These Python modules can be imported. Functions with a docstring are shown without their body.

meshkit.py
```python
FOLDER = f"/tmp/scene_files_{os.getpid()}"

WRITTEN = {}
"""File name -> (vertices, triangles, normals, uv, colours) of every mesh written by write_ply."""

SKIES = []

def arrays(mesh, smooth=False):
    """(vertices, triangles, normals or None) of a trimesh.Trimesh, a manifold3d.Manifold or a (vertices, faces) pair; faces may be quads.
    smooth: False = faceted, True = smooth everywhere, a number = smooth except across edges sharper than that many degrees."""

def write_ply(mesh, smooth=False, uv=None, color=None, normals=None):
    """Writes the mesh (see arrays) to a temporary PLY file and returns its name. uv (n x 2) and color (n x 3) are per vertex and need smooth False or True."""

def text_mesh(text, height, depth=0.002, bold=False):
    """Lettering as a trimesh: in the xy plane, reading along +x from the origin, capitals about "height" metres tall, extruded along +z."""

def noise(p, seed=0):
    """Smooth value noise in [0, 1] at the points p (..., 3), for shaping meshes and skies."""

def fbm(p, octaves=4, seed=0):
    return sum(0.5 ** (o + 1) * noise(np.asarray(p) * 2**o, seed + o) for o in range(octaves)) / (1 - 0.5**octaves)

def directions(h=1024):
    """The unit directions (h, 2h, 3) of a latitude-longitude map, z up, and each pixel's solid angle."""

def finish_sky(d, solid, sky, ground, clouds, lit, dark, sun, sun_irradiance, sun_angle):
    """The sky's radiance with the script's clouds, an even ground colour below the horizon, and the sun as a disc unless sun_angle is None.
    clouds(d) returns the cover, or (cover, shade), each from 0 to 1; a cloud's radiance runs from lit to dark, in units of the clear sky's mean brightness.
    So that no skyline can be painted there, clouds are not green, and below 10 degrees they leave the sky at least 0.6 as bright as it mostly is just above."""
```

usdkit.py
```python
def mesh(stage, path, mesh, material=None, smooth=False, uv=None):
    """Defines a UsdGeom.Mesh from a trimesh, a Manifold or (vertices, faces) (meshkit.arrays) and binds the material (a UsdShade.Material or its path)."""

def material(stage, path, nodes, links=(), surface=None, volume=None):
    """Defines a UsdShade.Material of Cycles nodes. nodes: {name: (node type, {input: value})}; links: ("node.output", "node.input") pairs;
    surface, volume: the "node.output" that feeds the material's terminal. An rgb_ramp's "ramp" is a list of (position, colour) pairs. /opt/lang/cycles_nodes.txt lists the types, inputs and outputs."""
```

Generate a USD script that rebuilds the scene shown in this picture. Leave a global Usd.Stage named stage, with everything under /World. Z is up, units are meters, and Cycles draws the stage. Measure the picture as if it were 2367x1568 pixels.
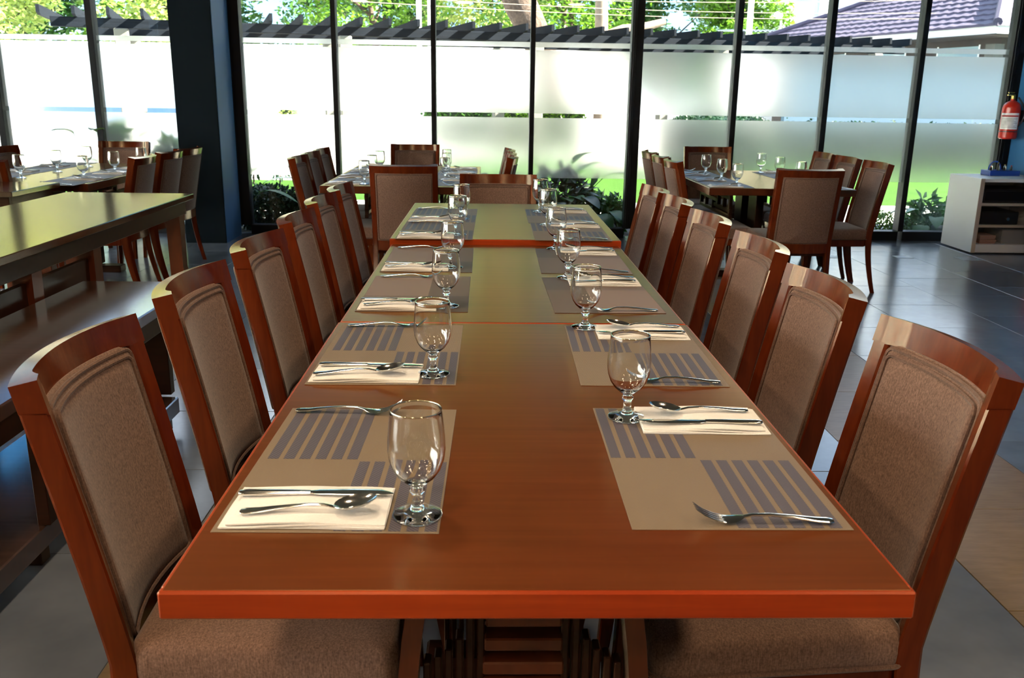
import math, random
import numpy as np
import trimesh
from pxr import Usd, UsdGeom, UsdLux, UsdShade, Gf, Sdf
import usdkit, meshkit

stage = Usd.Stage.CreateInMemory()
UsdGeom.SetStageUpAxis(stage, UsdGeom.Tokens.z)
UsdGeom.SetStageMetersPerUnit(stage, 1.0)
UsdGeom.Xform.Define(stage, '/World')
UsdGeom.Scope.Define(stage, '/World/Looks')
rng = np.random.default_rng(7)
random.seed(7)

# ------------------------------------------------------------------ camera, sky, sun, exposure
EYE = (-0.0587, -0.8598, 1.2702)
FOCAL_PX = 2059.9
cam = UsdGeom.Camera.Define(stage, '/World/camera')
cam.CreateHorizontalApertureAttr(36.0)
cam.CreateFocalLengthAttr(36.0 * FOCAL_PX / 2367)
cam.CreateFStopAttr(11.0)
cam.CreateFocusDistanceAttr(2.1)
cam.CreateExposureAttr(2.35)
R = np.array([[0.999620, 0.007, 0.026], [-0.0232, -0.2640, 0.9642], [0.0137, -0.9645, -0.2637]])   # rows: world axes in (right, down, forward)
fwd = R[:, 2] / np.linalg.norm(R[:, 2])
right = R[:, 0] - fwd * (R[:, 0] @ fwd)
right /= np.linalg.norm(right)
up = np.cross(right, fwd)
cam.AddTransformOp().Set(Gf.Matrix4d(*[float(v) for v in (*right, 0, *up, 0, *(-fwd), 0, *EYE, 1)]))

SUN_TO = np.array([0.82, -0.12, 0.56])
SUN_TO /= np.linalg.norm(SUN_TO)
sun = UsdLux.DistantLight.Define(stage, '/World/sun')
sun.CreateNormalizeAttr(True); sun.CreateIntensityAttr(4.0)
sun.CreateColorAttr(Gf.Vec3f(1.0, 0.93, 0.80))
sun.CreateAngleAttr(0.6)
z_ = SUN_TO
x_ = np.cross([0, 0, 1], z_); x_ /= np.linalg.norm(x_)
y_ = np.cross(z_, x_)
sun.AddTransformOp().Set(Gf.Matrix4d(*[float(v) for v in (*x_, 0, *y_, 0, *z_, 0, 0, 0, 30, 1)]))

sky = UsdLux.DomeLight.Define(stage, '/World/sky')
sky.CreateIntensityAttr(1.0)
SKY = usdkit.material(stage, '/World/Looks/sky_look', {
    'sky': ('sky_texture', {'sky_type': 'hosek_wilkie', 'sun_direction': tuple(SUN_TO), 'turbidity': 3.0, 'ground_albedo': 0.3}),
    'tc': ('texture_coordinate', {}),
    'n': ('noise_texture', {'scale': 2.2, 'detail': 6.0, 'roughness': 0.6}),
    'r': ('rgb_ramp', {'ramp': [(0.50, (0, 0, 0)), (0.78, (1, 1, 1))]}),
    'b': ('rgb_to_bw', {}), 'hs': ('hsv', {'saturation': 1.35}),
    'm': ('mix', {'color2': (0.95, 0.97, 1.0)}),
    'bg': ('background_shader', {'strength': 3.0})},
    [('tc.generated', 'n.vector'), ('n.fac', 'r.fac'), ('r.color', 'b.color'), ('b.val', 'm.fac'), ('sky.color', 'hs.color'), ('hs.color', 'm.color1'),
     ('m.color', 'bg.color')], surface='bg.background')
UsdShade.MaterialBindingAPI.Apply(sky.GetPrim()).Bind(SKY)

CEIL_LIGHT = 3.8          # downlight strength
LAMP_TINT = Gf.Vec3f(1.0, 0.75, 0.49)

# ------------------------------------------------------------------ helpers
used = {}
def numbered(name, parent='/World'):
    k = (parent, name)
    n = used.get(k, 0)
    used[k] = n + 1
    return name if n == 0 else '%s_%03d' % (name, n)

def tag(p, label=None, cat=None, group=None, kind=None):
    for k, v in (('label', label), ('category', cat), ('group', group), ('kind', kind)):
        if v:
            p.SetCustomDataByKey(k, v)
    return p

def obj(name, mesh, mat, parent=None, smooth=30, label=None, cat=None, group=None, kind=None):
    pp = '/World' if parent is None else str(parent.GetPath())
    m = usdkit.mesh(stage, pp + '/' + numbered(name, pp), mesh, mat, smooth=smooth)
    return tag(m.GetPrim(), label, cat, group, kind)

def thing(name, label, cat, loc=(0, 0, 0), rz=0.0, group=None, kind=None, tilt=None, scale=None):
    x = UsdGeom.Xform.Define(stage, '/World/' + numbered(name))
    x.AddTranslateOp().Set(Gf.Vec3d(*map(float, loc)))
    x.AddRotateZOp().Set(float(rz))
    if tilt:
        x.AddRotateXOp().Set(float(tilt))
    if scale:
        x.AddScaleOp().Set(Gf.Vec3f(*scale))
    return tag(x.GetPrim(), label, cat, group, kind)

class Proto:
    """first call builds the parts, later calls reference the first"""
    def __init__(self, name, cat, build):
        self.name, self.cat, self.build, self.first = name, cat, build, None
    def __call__(self, label, loc, rz=0.0, group=None, tilt=None):
        t = thing(self.name, label, self.cat, loc, rz, group, tilt=tilt)
        if self.first is None:
            self.first = t
            self.build(t)
        else:
            t.GetReferences().AddInternalReference(self.first.GetPath())
            t.SetInstanceable(True)
        return t

def cat_(ms):
    return trimesh.util.concatenate([m if isinstance(m, trimesh.Trimesh) else trimesh.Trimesh(*m, process=False) for m in ms])

def box(x0, x1, y0, y1, z0, z1, b=0.0):
    """box with chamfered edges of size b"""
    if b <= 0:
        m = trimesh.creation.box((x1 - x0, y1 - y0, z1 - z0))
        m.apply_translation(((x0 + x1) / 2, (y0 + y1) / 2, (z0 + z1) / 2))
        return m
    b = min(b, .45 * min(x1 - x0, y1 - y0, z1 - z0))
    pts = []
    for sx in (0, 1):
        for sy in (0, 1):
            for sz in (0, 1):
                c = np.array([x1 if sx else x0, y1 if sy else y0, z1 if sz else z0])
                s = np.array([-1 if sx else 1, -1 if sy else 1, -1 if sz else 1]) * b
                pts += [c + s * (0, 1, 1), c + s * (1, 0, 1), c + s * (1, 1, 0)]
    return trimesh.convex.convex_hull(np.array(pts))

def loft(rings, cap=True, closed=True):
    rings = [np.asarray(r, float) for r in rings]
    n = len(rings[0]); v = np.vstack(rings); f = []
    for i in range(len(rings) - 1):
        for j in range(n if closed else n - 1):
            a, b = i * n + j, i * n + (j + 1) % n
            f += [(a, b, b + n), (a, b + n, a + n)]
    if cap:
        v = np.vstack([v, rings[0].mean(0), rings[-1].mean(0)])
        o, e = len(v) - 2, (len(rings) - 1) * n
        for j in range(n):
            f += [(o, (j + 1) % n, j), (len(v) - 1, e + j, e + (j + 1) % n)]
    m = trimesh.Trimesh(v, f, process=False)
    if m.is_watertight and m.volume < 0:
        m.invert()
    return m

def tube(pts, r, sides=8, closed=False):
    p = np.asarray(pts, float)
    r = np.broadcast_to(np.asarray(r, float), (len(p),))
    t = (np.roll(p, -1, 0) - np.roll(p, 1, 0)) if closed else np.gradient(p, axis=0)
    t /= np.linalg.norm(t, axis=1, keepdims=True) + 1e-12
    a = np.cross(t[0], (0, 0, 1) if abs(t[0][2]) < .9 else (1, 0, 0)); rings = []
    for k in range(len(p)):
        a = a - t[k] * (a @ t[k]); a /= np.linalg.norm(a) + 1e-12
        b = np.cross(t[k], a)
        q = np.linspace(0, 2 * np.pi, sides, endpoint=False)
        rings.append(p[k] + r[k] * (np.cos(q)[:, None] * a + np.sin(q)[:, None] * b))
    if closed:
        rings.append(rings[0]); return loft(rings, cap=False)
    return loft(rings)

def lathe(prof, n=40):
    q = np.linspace(0, 2 * np.pi, n, endpoint=False)
    rings = [np.stack([r * np.cos(q), r * np.sin(q), np.full(n, z)], 1) for r, z in prof]
    return loft(rings)

def rrect(w0, w1, y0, y1, r=.03, n=6):
    """rounded trapezoid ring, width w0 at y0 and w1 at y1"""
    pts = []
    for (cx, cy, a0) in ((w1 / 2 - r, y1 - r, 0), (-w1 / 2 + r, y1 - r, 90), (-w0 / 2 + r, y0 + r, 180), (w0 / 2 - r, y0 + r, 270)):
        for k in range(n + 1):
            a = math.radians(a0 + 90 * k / n)
            pts.append((cx + r * math.cos(a), cy + r * math.sin(a)))
    return np.array(pts)

def grid_box(u0, u1, h0, h1, t0, t1, nu, nh, bev=.004):
    """closed slab; u across, h up, t thickness; returns (u,t,h) points to be bent; t0/t1 may be functions of (u,h)"""
    us, hs = np.linspace(u0, u1, nu), np.linspace(h0, h1, nh)
    U, H = np.meshgrid(us, hs)
    f0 = t0(U, H) if callable(t0) else np.full(U.shape, t0)
    f1 = t1(U, H) if callable(t1) else np.full(U.shape, t1)
    V = np.vstack([np.stack([U, f0, H], -1).reshape(-1, 3), np.stack([U, f1, H], -1).reshape(-1, 3)])
    F, N = [], nu * nh
    for i in range(nh - 1):
        for j in range(nu - 1):
            a = i * nu + j
            F += [(a, a + 1, a + nu + 1), (a, a + nu + 1, a + nu), (N + a, N + a + nu + 1, N + a + 1), (N + a, N + a + nu, N + a + nu + 1)]
    loop = [j for j in range(nu)] + [i * nu + nu - 1 for i in range(1, nh)] + [(nh - 1) * nu + j for j in range(nu - 2, -1, -1)] + [i * nu for i in range(nh - 2, 0, -1)]
    for a, b in zip(loop, loop[1:] + loop[:1]):
        F += [(a, N + a, N + b), (a, N + b, b)]
    m = trimesh.Trimesh(V, F, process=False)
    if m.volume < 0:
        m.invert()
    return m

def bent(m, fn):
    m = m.copy(); m.vertices = fn(np.array(m.vertices)); return m

def rotz(m, deg, at=(0, 0, 0)):
    m = m.copy(); m.apply_transform(trimesh.transformations.rotation_matrix(math.radians(deg), (0, 0, 1), at)); return m

# ------------------------------------------------------------------ materials
def mat(name, nodes, links, surface='p.BSDF'):
    return usdkit.material(stage, '/World/Looks/' + name, nodes, links, surface=surface)

def plain(name, color, rough=.5, metallic=0.0, **kw):
    return mat(name, {'p': ('principled_bsdf', {'base_color': color, 'roughness': rough, 'metallic': metallic, **kw})}, [])

def wood(name, c0, c1, rough=.3, scale=(3, 40, 40), gloss=(1.0, .87, .62), ior=1.5):
    """stained wood under an amber tinted lacquer"""
    return mat(name, {
        'tc': ('texture_coordinate', {}), 'mp': ('mapping', {'scale': scale}),
        'n': ('noise_texture', {'scale': 1.0, 'detail': 5.0, 'roughness': .6, 'distortion': .4}),
        'n2': ('noise_texture', {'scale': 3.0, 'detail': 2.0}),
        'r': ('rgb_ramp', {'ramp': [(.3, c0), (.7, c1)]}),
        'mx': ('mix', {'mix_type': 'multiply', 'fac': .35}),
        'bp': ('bump', {'strength': .06, 'distance': .001}),
        'f': ('fresnel', {'IOR': ior}),
        'd': ('diffuse_bsdf', {}), 'g': ('glossy_bsdf', {'color': gloss, 'roughness': rough}), 'm': ('mix_closure', {})},
        [('tc.object', 'mp.vector'), ('mp.vector', 'n.vector'), ('tc.object', 'n2.vector'), ('n.fac', 'r.fac'), ('r.color', 'mx.color1'), ('n2.color', 'mx.color2'),
         ('mx.color', 'd.color'), ('n.fac', 'bp.height'), ('bp.normal', 'g.normal'), ('f.fac', 'm.fac'), ('d.BSDF', 'm.closure1'), ('g.BSDF', 'm.closure2')], surface='m.closure')

def fabric(name, c0, c1):
    return mat(name, {
        'tc': ('texture_coordinate', {}), 'mp': ('mapping', {'scale': (420, 420, 60)}),
        'n': ('noise_texture', {'scale': 1.0, 'detail': 2.0}), 'n2': ('noise_texture', {'scale': 260.0, 'detail': 2.0}),
        'mx': ('mix_float', {'fac': .5}),
        'r': ('rgb_ramp', {'ramp': [(.32, c0), (.68, c1)]}), 'bp': ('bump', {'strength': .25, 'distance': .0006}),
        'p': ('principled_bsdf', {'roughness': .85, 'sheen_weight': .25, 'sheen_roughness': .4, 'specular_ior_level': .2})},
        [('tc.object', 'mp.vector'), ('mp.vector', 'n.vector'), ('tc.object', 'n2.vector'), ('n.fac', 'mx.a'), ('n2.fac', 'mx.b'), ('mx.result', 'r.fac'), ('r.color', 'p.base_color'), ('mx.result', 'bp.height'), ('bp.normal', 'p.normal')])

def mottled(name, c0, c1, scale=6.0, rough=.5, bump=.1, dist=.003, detail=5.0, spec=.5):
    return mat(name, {
        'g': ('geometry', {}), 'n': ('noise_texture', {'scale': scale, 'detail': detail, 'roughness': .6}),
        'r': ('rgb_ramp', {'ramp': [(.3, c0), (.7, c1)]}), 'bp': ('bump', {'strength': bump, 'distance': dist}),
        'p': ('principled_bsdf', {'roughness': rough, 'specular_ior_level': spec})},
        [('g.position', 'n.vector'), ('n.fac', 'r.fac'), ('r.color', 'p.base_color'), ('n.fac', 'bp.height'), ('bp.normal', 'p.normal')])

def leafy(name, c0, c1, trans=.35, rough=.4):
    return mat(name, {
        'g': ('geometry', {}), 'r': ('rgb_ramp', {'ramp': [(0, c0), (1, c1)]}),
        'p': ('principled_bsdf', {'roughness': rough}), 't': ('translucent_bsdf', {}), 'm': ('mix_closure', {'fac': trans})},
        [('g.random_per_island', 'r.fac'), ('r.color', 'p.base_color'), ('r.color', 't.color'), ('p.BSDF', 'm.closure1'), ('t.BSDF', 'm.closure2')], surface='m.closure')

M = {}
M['chair_wood'] = wood('chair_wood', (.078, .0095, .0022), (.135, .021, .0045), rough=.16, scale=(30, 30, 4), ior=1.38)
M['veneer'] = wood('table_veneer', (.098, .022, .0060), (.130, .031, .0085), rough=.25, scale=(2.5, 60, 20), gloss=(1.0, .79, .42), ior=1.53)
M['edging'] = wood('edge_lipping', (.26, .026, .004), (.36, .044, .007), rough=.3, scale=(2.5, 60, 60), ior=1.38)
M['dark_wood'] = wood('dark_wood', (.022, .0065, .004), (.036, .011, .006), rough=.3, scale=(2.5, 50, 50), ior=1.3)
M['bench_top'] = wood('bench_top', (.045, .021, .013), (.07, .032, .020), rough=.16, scale=(2.5, 60, 20), gloss=(.93, .97, 1.0), ior=2.4)
M['red_wood'] = wood('red_leg_wood', (.065, .012, .004), (.10, .021, .0065), rough=.32, scale=(30, 30, 4), ior=1.42)
M['light_dark_top'] = wood('polished_top', (.045, .021, .013), (.07, .032, .020), rough=.13, scale=(2.5, 60, 20), gloss=(1.0, .82, .54), ior=2.4)
M['fabric'] = fabric('taupe_fabric', (.082, .045, .031), (.215, .128, .090))
M['welt'] = fabric('welt_fabric', (.064, .034, .024), (.155, .090, .063))
M['black'] = plain('black_aluminium', (.006, .007, .009), .45, specular_ior_level=.2)
M['mat_tan'] = mat('mat_tan', {
    'tc': ('texture_coordinate', {}), 'w1': ('wave_texture', {'scale': 160.0, 'bands_direction': 'x'}), 'w2': ('wave_texture', {'scale': 160.0, 'bands_direction': 'y'}),
    'mx': ('mix', {'mix_type': 'mix', 'fac': .5}), 'r': ('rgb_ramp', {'ramp': [(.2, (.125, .088, .052)), (.8, (.19, .142, .090))]}), 'bw': ('rgb_to_bw', {}),
    'bp': ('bump', {'strength': .3, 'distance': .0004}), 'p': ('principled_bsdf', {'roughness': .55})},
    [('tc.object', 'w1.vector'), ('tc.object', 'w2.vector'), ('w1.color', 'mx.color1'), ('w2.color', 'mx.color2'), ('mx.color', 'bw.color'), ('bw.val', 'r.fac'), ('r.color', 'p.base_color'), ('bw.val', 'bp.height'), ('bp.normal', 'p.normal')])
M['mat_stripe'] = mat('mat_stripe', {
    'tc': ('texture_coordinate', {}), 'w1': ('wave_texture', {'scale': 110.0, 'bands_direction': 'diagonal'}),
    'r': ('rgb_ramp', {'ramp': [(.35, (.036, .035, .062)), (.75, (.098, .082, .088))]}), 'p': ('principled_bsdf', {'roughness': .55})},
    [('tc.object', 'w1.vector'), ('w1.fac', 'r.fac'), ('r.color', 'p.base_color')])
for nm, c in (('a', (.18, .125, .098)), ('b', (.13, .092, .070)), ('c', (.098, .070, .050)), ('d', (.064, .046, .032))):
    M['mat_brown_' + nm] = plain('mat_brown_' + nm, c, .55)
M['napkin'] = mottled('napkin_linen', (.63, .625, .61), (.69, .685, .67), scale=300, rough=.9, bump=.15, dist=.0005)
M['steel'] = plain('cutlery_steel', (.80, .79, .76), .11, 1.0)
M['glass'] = mat('goblet_glass', {'p': ('glass_bsdf', {'color': (.985, .99, .985), 'roughness': 0.0, 'IOR': 1.47})}, [])
M['rim_gold'] = plain('goblet_rim', (.85, .78, .55), .12, 1.0)
M['pane'] = mat('window_pane', {'t': ('transparent_bsdf', {'color': (.95, .96, .955)}), 'g': ('glossy_bsdf', {'color': (.9, .9, .9), 'roughness': .02}), 'f': ('fresnel', {'IOR': 1.4}), 'm': ('mix_closure', {})},
    [('f.fac', 'm.fac'), ('t.BSDF', 'm.closure1'), ('g.BSDF', 'm.closure2')], surface='m.closure')
M['frost'] = mat('frosted_film', {
    'r': ('refraction_bsdf', {'color': (.95, .95, .945), 'roughness': .19, 'IOR': 1.45}), 't': ('translucent_bsdf', {'color': (.88, .89, .90)}), 'd': ('diffuse_bsdf', {'color': (.55, .60, .62)}),
    'm': ('mix_closure', {'fac': .09}), 'm2': ('mix_closure', {'fac': .05})},
    [('r.BSDF', 'm.closure1'), ('t.BSDF', 'm.closure2'), ('m.closure', 'm2.closure1'), ('d.BSDF', 'm2.closure2')], surface='m2.closure')
M['slate'] = [mottled('slate_tile_%d' % k, tuple(.9 ** k * np.array((.120, .142, .178))), tuple(.9 ** k * np.array((.165, .190, .230))), scale=5, rough=.19, bump=.05, spec=1.0) for k in range(3)]
M['sand'] = [mat('sandstone_tile_%d' % k, {
    'g': ('geometry', {}), 'mp': ('mapping', {'scale': (3, 14, 1), 'rotation': (0, 0, .5)}), 'n': ('noise_texture', {'scale': 3.0, 'detail': 6.0, 'roughness': .65}),
    'r': ('rgb_ramp', {'ramp': [(.3, tuple(.93 ** k * np.array((.16, .112, .058)))), (.7, tuple(.93 ** k * np.array((.23, .168, .096))))]}), 'p': ('principled_bsdf', {'roughness': .34})},
    [('g.position', 'mp.vector'), ('mp.vector', 'n.vector'), ('n.fac', 'r.fac'), ('r.color', 'p.base_color')]) for k in range(2)]
M['grout'] = plain('grout', (.10, .105, .105), .8)
M['inset'] = plain('pale_inset', (.42, .47, .5), .4)
M['blue_wall'] = mottled('blue_wall_paint', (.030, .15, .34), (.034, .165, .37), scale=3, rough=.6, bump=.04)
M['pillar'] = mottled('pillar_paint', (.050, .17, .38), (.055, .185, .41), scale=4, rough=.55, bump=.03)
M['dark_clad'] = plain('pillar_front_shade', (.004, .008, .012), .85, specular_ior_level=.1)  # shade of the unlit pillar front, put into the colour
M['plaster'] = mottled('warm_plaster', (.22, .16, .10), (.26, .19, .12), scale=2, rough=.8, bump=.03)
M['ceiling'] = mottled('ceiling_paint', (.09, .078, .06), (.105, .09, .07), scale=2, rough=.9, bump=.02)
M['white'] = plain('white_laminate', (.84, .88, .90), .4)
M['white_edge'] = plain('cream_edge', (.62, .55, .46), .45)
M['char'] = plain('charcoal_case', (.012, .012, .013), .4)
M['blue_tray'] = plain('blue_plastic', (.01, .055, .36), .35)
M['red'] = plain('extinguisher_red', (.52, .022, .010), .25)
M['label_w'] = plain('label_white', (.75, .74, .72), .5)
M['label_r'] = plain('label_red', (.45, .03, .03), .5)
M['grey_ink'] = plain('label_ink', (.22, .22, .22), .6)
M['brass'] = plain('valve_brass', (.55, .42, .12), .3, 1.0)
M['lawn'] = mat('lawn_grass', {
    'g': ('geometry', {}), 'n': ('noise_texture', {'scale': 1.4, 'detail': 8.0, 'roughness': .7}), 'n2': ('noise_texture', {'scale': 60.0, 'detail': 3.0}), 'x': ('mix_float', {'fac': .5}),
    'r': ('rgb_ramp', {'ramp': [(.3, (.015, .050, .004)), (.7, (.038, .095, .011))]}), 'bp': ('bump', {'strength': .6, 'distance': .03}), 'p': ('principled_bsdf', {'roughness': .8, 'specular_ior_level': .1})},
    [('g.position', 'n.vector'), ('g.position', 'n2.vector'), ('n.fac', 'x.a'), ('n2.fac', 'x.b'), ('x.result', 'r.fac'), ('r.color', 'p.base_color'), ('n2.fac', 'bp.height'), ('bp.normal', 'p.normal')])
M['concrete'] = mottled('pale_concrete', (.52, .52, .50), (.62, .62, .60), scale=3, rough=.85, bump=.1)
M['road'] = mottled('sunlit_concrete_road', (.62, .60, .56), (.72, .70, .66), scale=1, rough=.85, bump=.05)
M['kerb'] = mottled('kerb_stone', (.20, .21, .21), (.30, .31, .31), scale=8, rough=.9, bump=.2)
M['soil'] = mottled('bed_soil', (.030, .024, .018), (.06, .05, .035), scale=20, rough=.95, bump=.5, dist=.02)
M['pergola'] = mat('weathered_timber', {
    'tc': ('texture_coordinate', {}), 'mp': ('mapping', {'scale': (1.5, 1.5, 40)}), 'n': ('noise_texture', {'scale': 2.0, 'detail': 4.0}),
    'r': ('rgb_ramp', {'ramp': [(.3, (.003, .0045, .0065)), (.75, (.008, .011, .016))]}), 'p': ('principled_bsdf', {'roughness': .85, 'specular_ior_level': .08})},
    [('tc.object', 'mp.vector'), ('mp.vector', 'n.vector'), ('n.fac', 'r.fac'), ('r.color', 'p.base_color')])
M['post'] = mottled('post_concrete', (.09, .09, .075), (.12, .12, .10), scale=6, rough=.9)
M['bark'] = mottled('rough_bark', (.035, .022, .015), (.10, .068, .048), scale=14, rough=.95, bump=1.0, dist=.05)
M['pale_bark'] = mottled('pale_bark', (.16, .12, .085), (.24, .19, .14), scale=5, rough=.9, bump=.4, dist=.02)
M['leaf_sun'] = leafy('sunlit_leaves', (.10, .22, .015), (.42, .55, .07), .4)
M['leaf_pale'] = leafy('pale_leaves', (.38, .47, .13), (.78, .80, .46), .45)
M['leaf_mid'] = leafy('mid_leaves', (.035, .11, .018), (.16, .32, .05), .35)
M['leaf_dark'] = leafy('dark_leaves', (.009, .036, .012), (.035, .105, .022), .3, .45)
M['leaf_big'] = leafy('broad_leaves', (.022, .095, .014), (.06, .19, .022), .4, .5)
M['leaf_blue'] = leafy('glaucous_leaf', (.12, .26, .14), (.2, .38, .22), .35, .3)
M['stem'] = plain('green_stem', (.06, .12, .03), .6)
M['roof'] = mottled('roof_tile_clay', (.040, .032, .060), (.062, .050, .088), scale=5, rough=.7, bump=.1)
M['fascia'] = plain('white_fascia', (.74, .78, .78), .6)
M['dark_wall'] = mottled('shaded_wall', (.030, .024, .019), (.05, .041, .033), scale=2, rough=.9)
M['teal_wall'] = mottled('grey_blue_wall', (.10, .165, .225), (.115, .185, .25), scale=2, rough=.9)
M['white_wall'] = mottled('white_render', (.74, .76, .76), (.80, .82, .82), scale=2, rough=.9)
M['far_glass'] = plain('far_glass', (.25, .36, .42), .1)
M['car_white'] = plain('car_white', (.80, .80, .80), .25, coat_weight=.5)
M['car_blue'] = plain('car_dark_blue', (.03, .06, .12), .2, coat_weight=.6)
M['car_silver'] = plain('car_silver', (.45, .52, .58), .25, .5)
M['tyre'] = plain('tyre_rubber', (.012, .012, .012), .8)
M['wire'] = plain('pale_cable', (.34, .27, .20), .7)
M['lamp_glow'] = mat('lamp_glow', {'e': ('emission', {'color': (1.0, .80, .52), 'strength': 40.0})}, [], surface='e.emission')
M['lamp_ring'] = plain('lamp_ring', (.6, .6, .58), .4)

# ------------------------------------------------------------------ the room
YW, XR, XL, YB, ZC = 7.42, 4.72, -7.0, -4.0, 3.0
fl = thing('floor', 'grey stone floor tiles with bands of sand coloured tiles', 'floor', kind='structure')
obj('floor_bed', box(XL, XR, YB, YW + .12, -.06, -.0035), M['grout'], fl)
TX, TY = .555, .59
xs0 = 1.29 - TX * 12
for i in range(-1, 22):
    x0, x1 = xs0 + i * TX, xs0 + (i + 1) * TX
    x0, x1 = max(x0, XL + .005), min(x1, XR)
    if x1 - x0 < .05 or x0 < -5.3:
        continue
    band = abs(x0 - 1.29) < .02 or abs(x0 - (1.29 - 4 * TX)) < .02
    off = 0.0 if i % 4 in (0, 1, 2) else .295
    y = 3.51 - TY * 7 + off
    while y < YW + .1:
        y0, y1 = y, min(y + TY, YW + .1)
        y += TY
        if y1 - y0 < .04 or y1 < -.6:
            continue
        ms = M['sand'] if band else M['slate']
        obj('tile', box(x0 + .0013, x1 - .0013, y0 + .0013, y1 - .0013, -.012, float(rng.uniform(-.0005, .0003)), .0012), ms[int(rng.integers(len(ms)))], fl, smooth=False)
for (x0, x1, y0, y1) in ((3.88, 4.04, 6.36, 6.52), (3.36, 3.50, 6.44, 6.55), (2.72, 2.88, 6.42, 6.52)):
    obj('floor_plate', box(x0, x1, y0, y1, -.004, .002, .0008), M['inset'], fl, label='small pale rectangular plate set into the floor')

obj('ceiling', box(XL - .2, XR + 7, YB - .2, 7.9, ZC, ZC + .2), M['ceiling'], label='dark plastered ceiling over the dining room, slab extended right to cast shade', cat='ceiling', kind='structure')  # unseen; darkened to cut bounce, slab run past the right wall for shade
obj('wall_right', box(XR, XR + .2, YB, YW + .12, -.06, ZC), M['blue_wall'], label='dark blue painted wall behind the white shelf unit', cat='wall', kind='structure')
obj('wall_back', box(XL, XR, YB - .2, YB, -.06, ZC), M['plaster'], label='warm plaster wall behind the camera', cat='wall', kind='structure')
obj('wall_left', cat_([box(XL - .2, XL, YB, YW + .12, 2.7, ZC), box(XL - .2, XL, YB, YW + .12, -.06, .10)] + [box(XL - .2, XL, y - .08, y + .08, .10, 2.7) for y in (YB + .1, -1.2, 1.6, 4.4, YW)]),
    M['pillar'], label='left wall of glazed bays between dark posts', cat='wall', kind='structure')
pl = thing('pillar', 'blue square pillar before the window wall, shade painted on its front', 'pillar', kind='structure')
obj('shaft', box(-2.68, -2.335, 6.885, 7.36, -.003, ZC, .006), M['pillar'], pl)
obj('front_shade_sheet', box(-2.682, -2.337, 6.87, 6.885, -.003, ZC, .003), M['dark_clad'], pl, label='near-black sheet standing for shade on the front')  # dark sheet over the blue shaft imitates its shaded face
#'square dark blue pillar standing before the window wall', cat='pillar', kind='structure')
obj('trim_1', box(XL, XR, YW, YW + .1, 2.78, ZC), M['black'], label='black window head rail along the window wall', cat='trim', kind='structure')

MULL = [(-6.14, .055), (-5.27, .055), (-4.411, .055), (-3.547, .055), (-2.33, .15), (-1.439, .042), (-.567, .042), (.314, .042), (1.24, .105), (2.14, .05), (2.97, .05), (3.801, .05), (4.665, .11)]
for k, (x, w) in enumerate(MULL):
    parts = [box(x - w / 2, x + w / 2, YW - .02, YW + .10, .085, 2.78, .003)]
    if w > .1:
        parts.append(box(x - w / 2 + .012, x - .008, YW - .035, YW - .02, .085, 2.78, .003))
    obj('trim_%d' % (k + 2), cat_(parts), M['black'], label='black aluminium window mullion, number %d counted from the left' % (k + 1), cat='window frame', kind='structure')
FILM = [(.54, 1.078), (1.117, 1.662), (1.687, 1.730)]
ORD = ['first', 'second', 'third', 'fourth', 'fifth', 'sixth', 'seventh', 'eighth', 'ninth', 'tenth', 'eleventh', 'twelfth']
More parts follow.
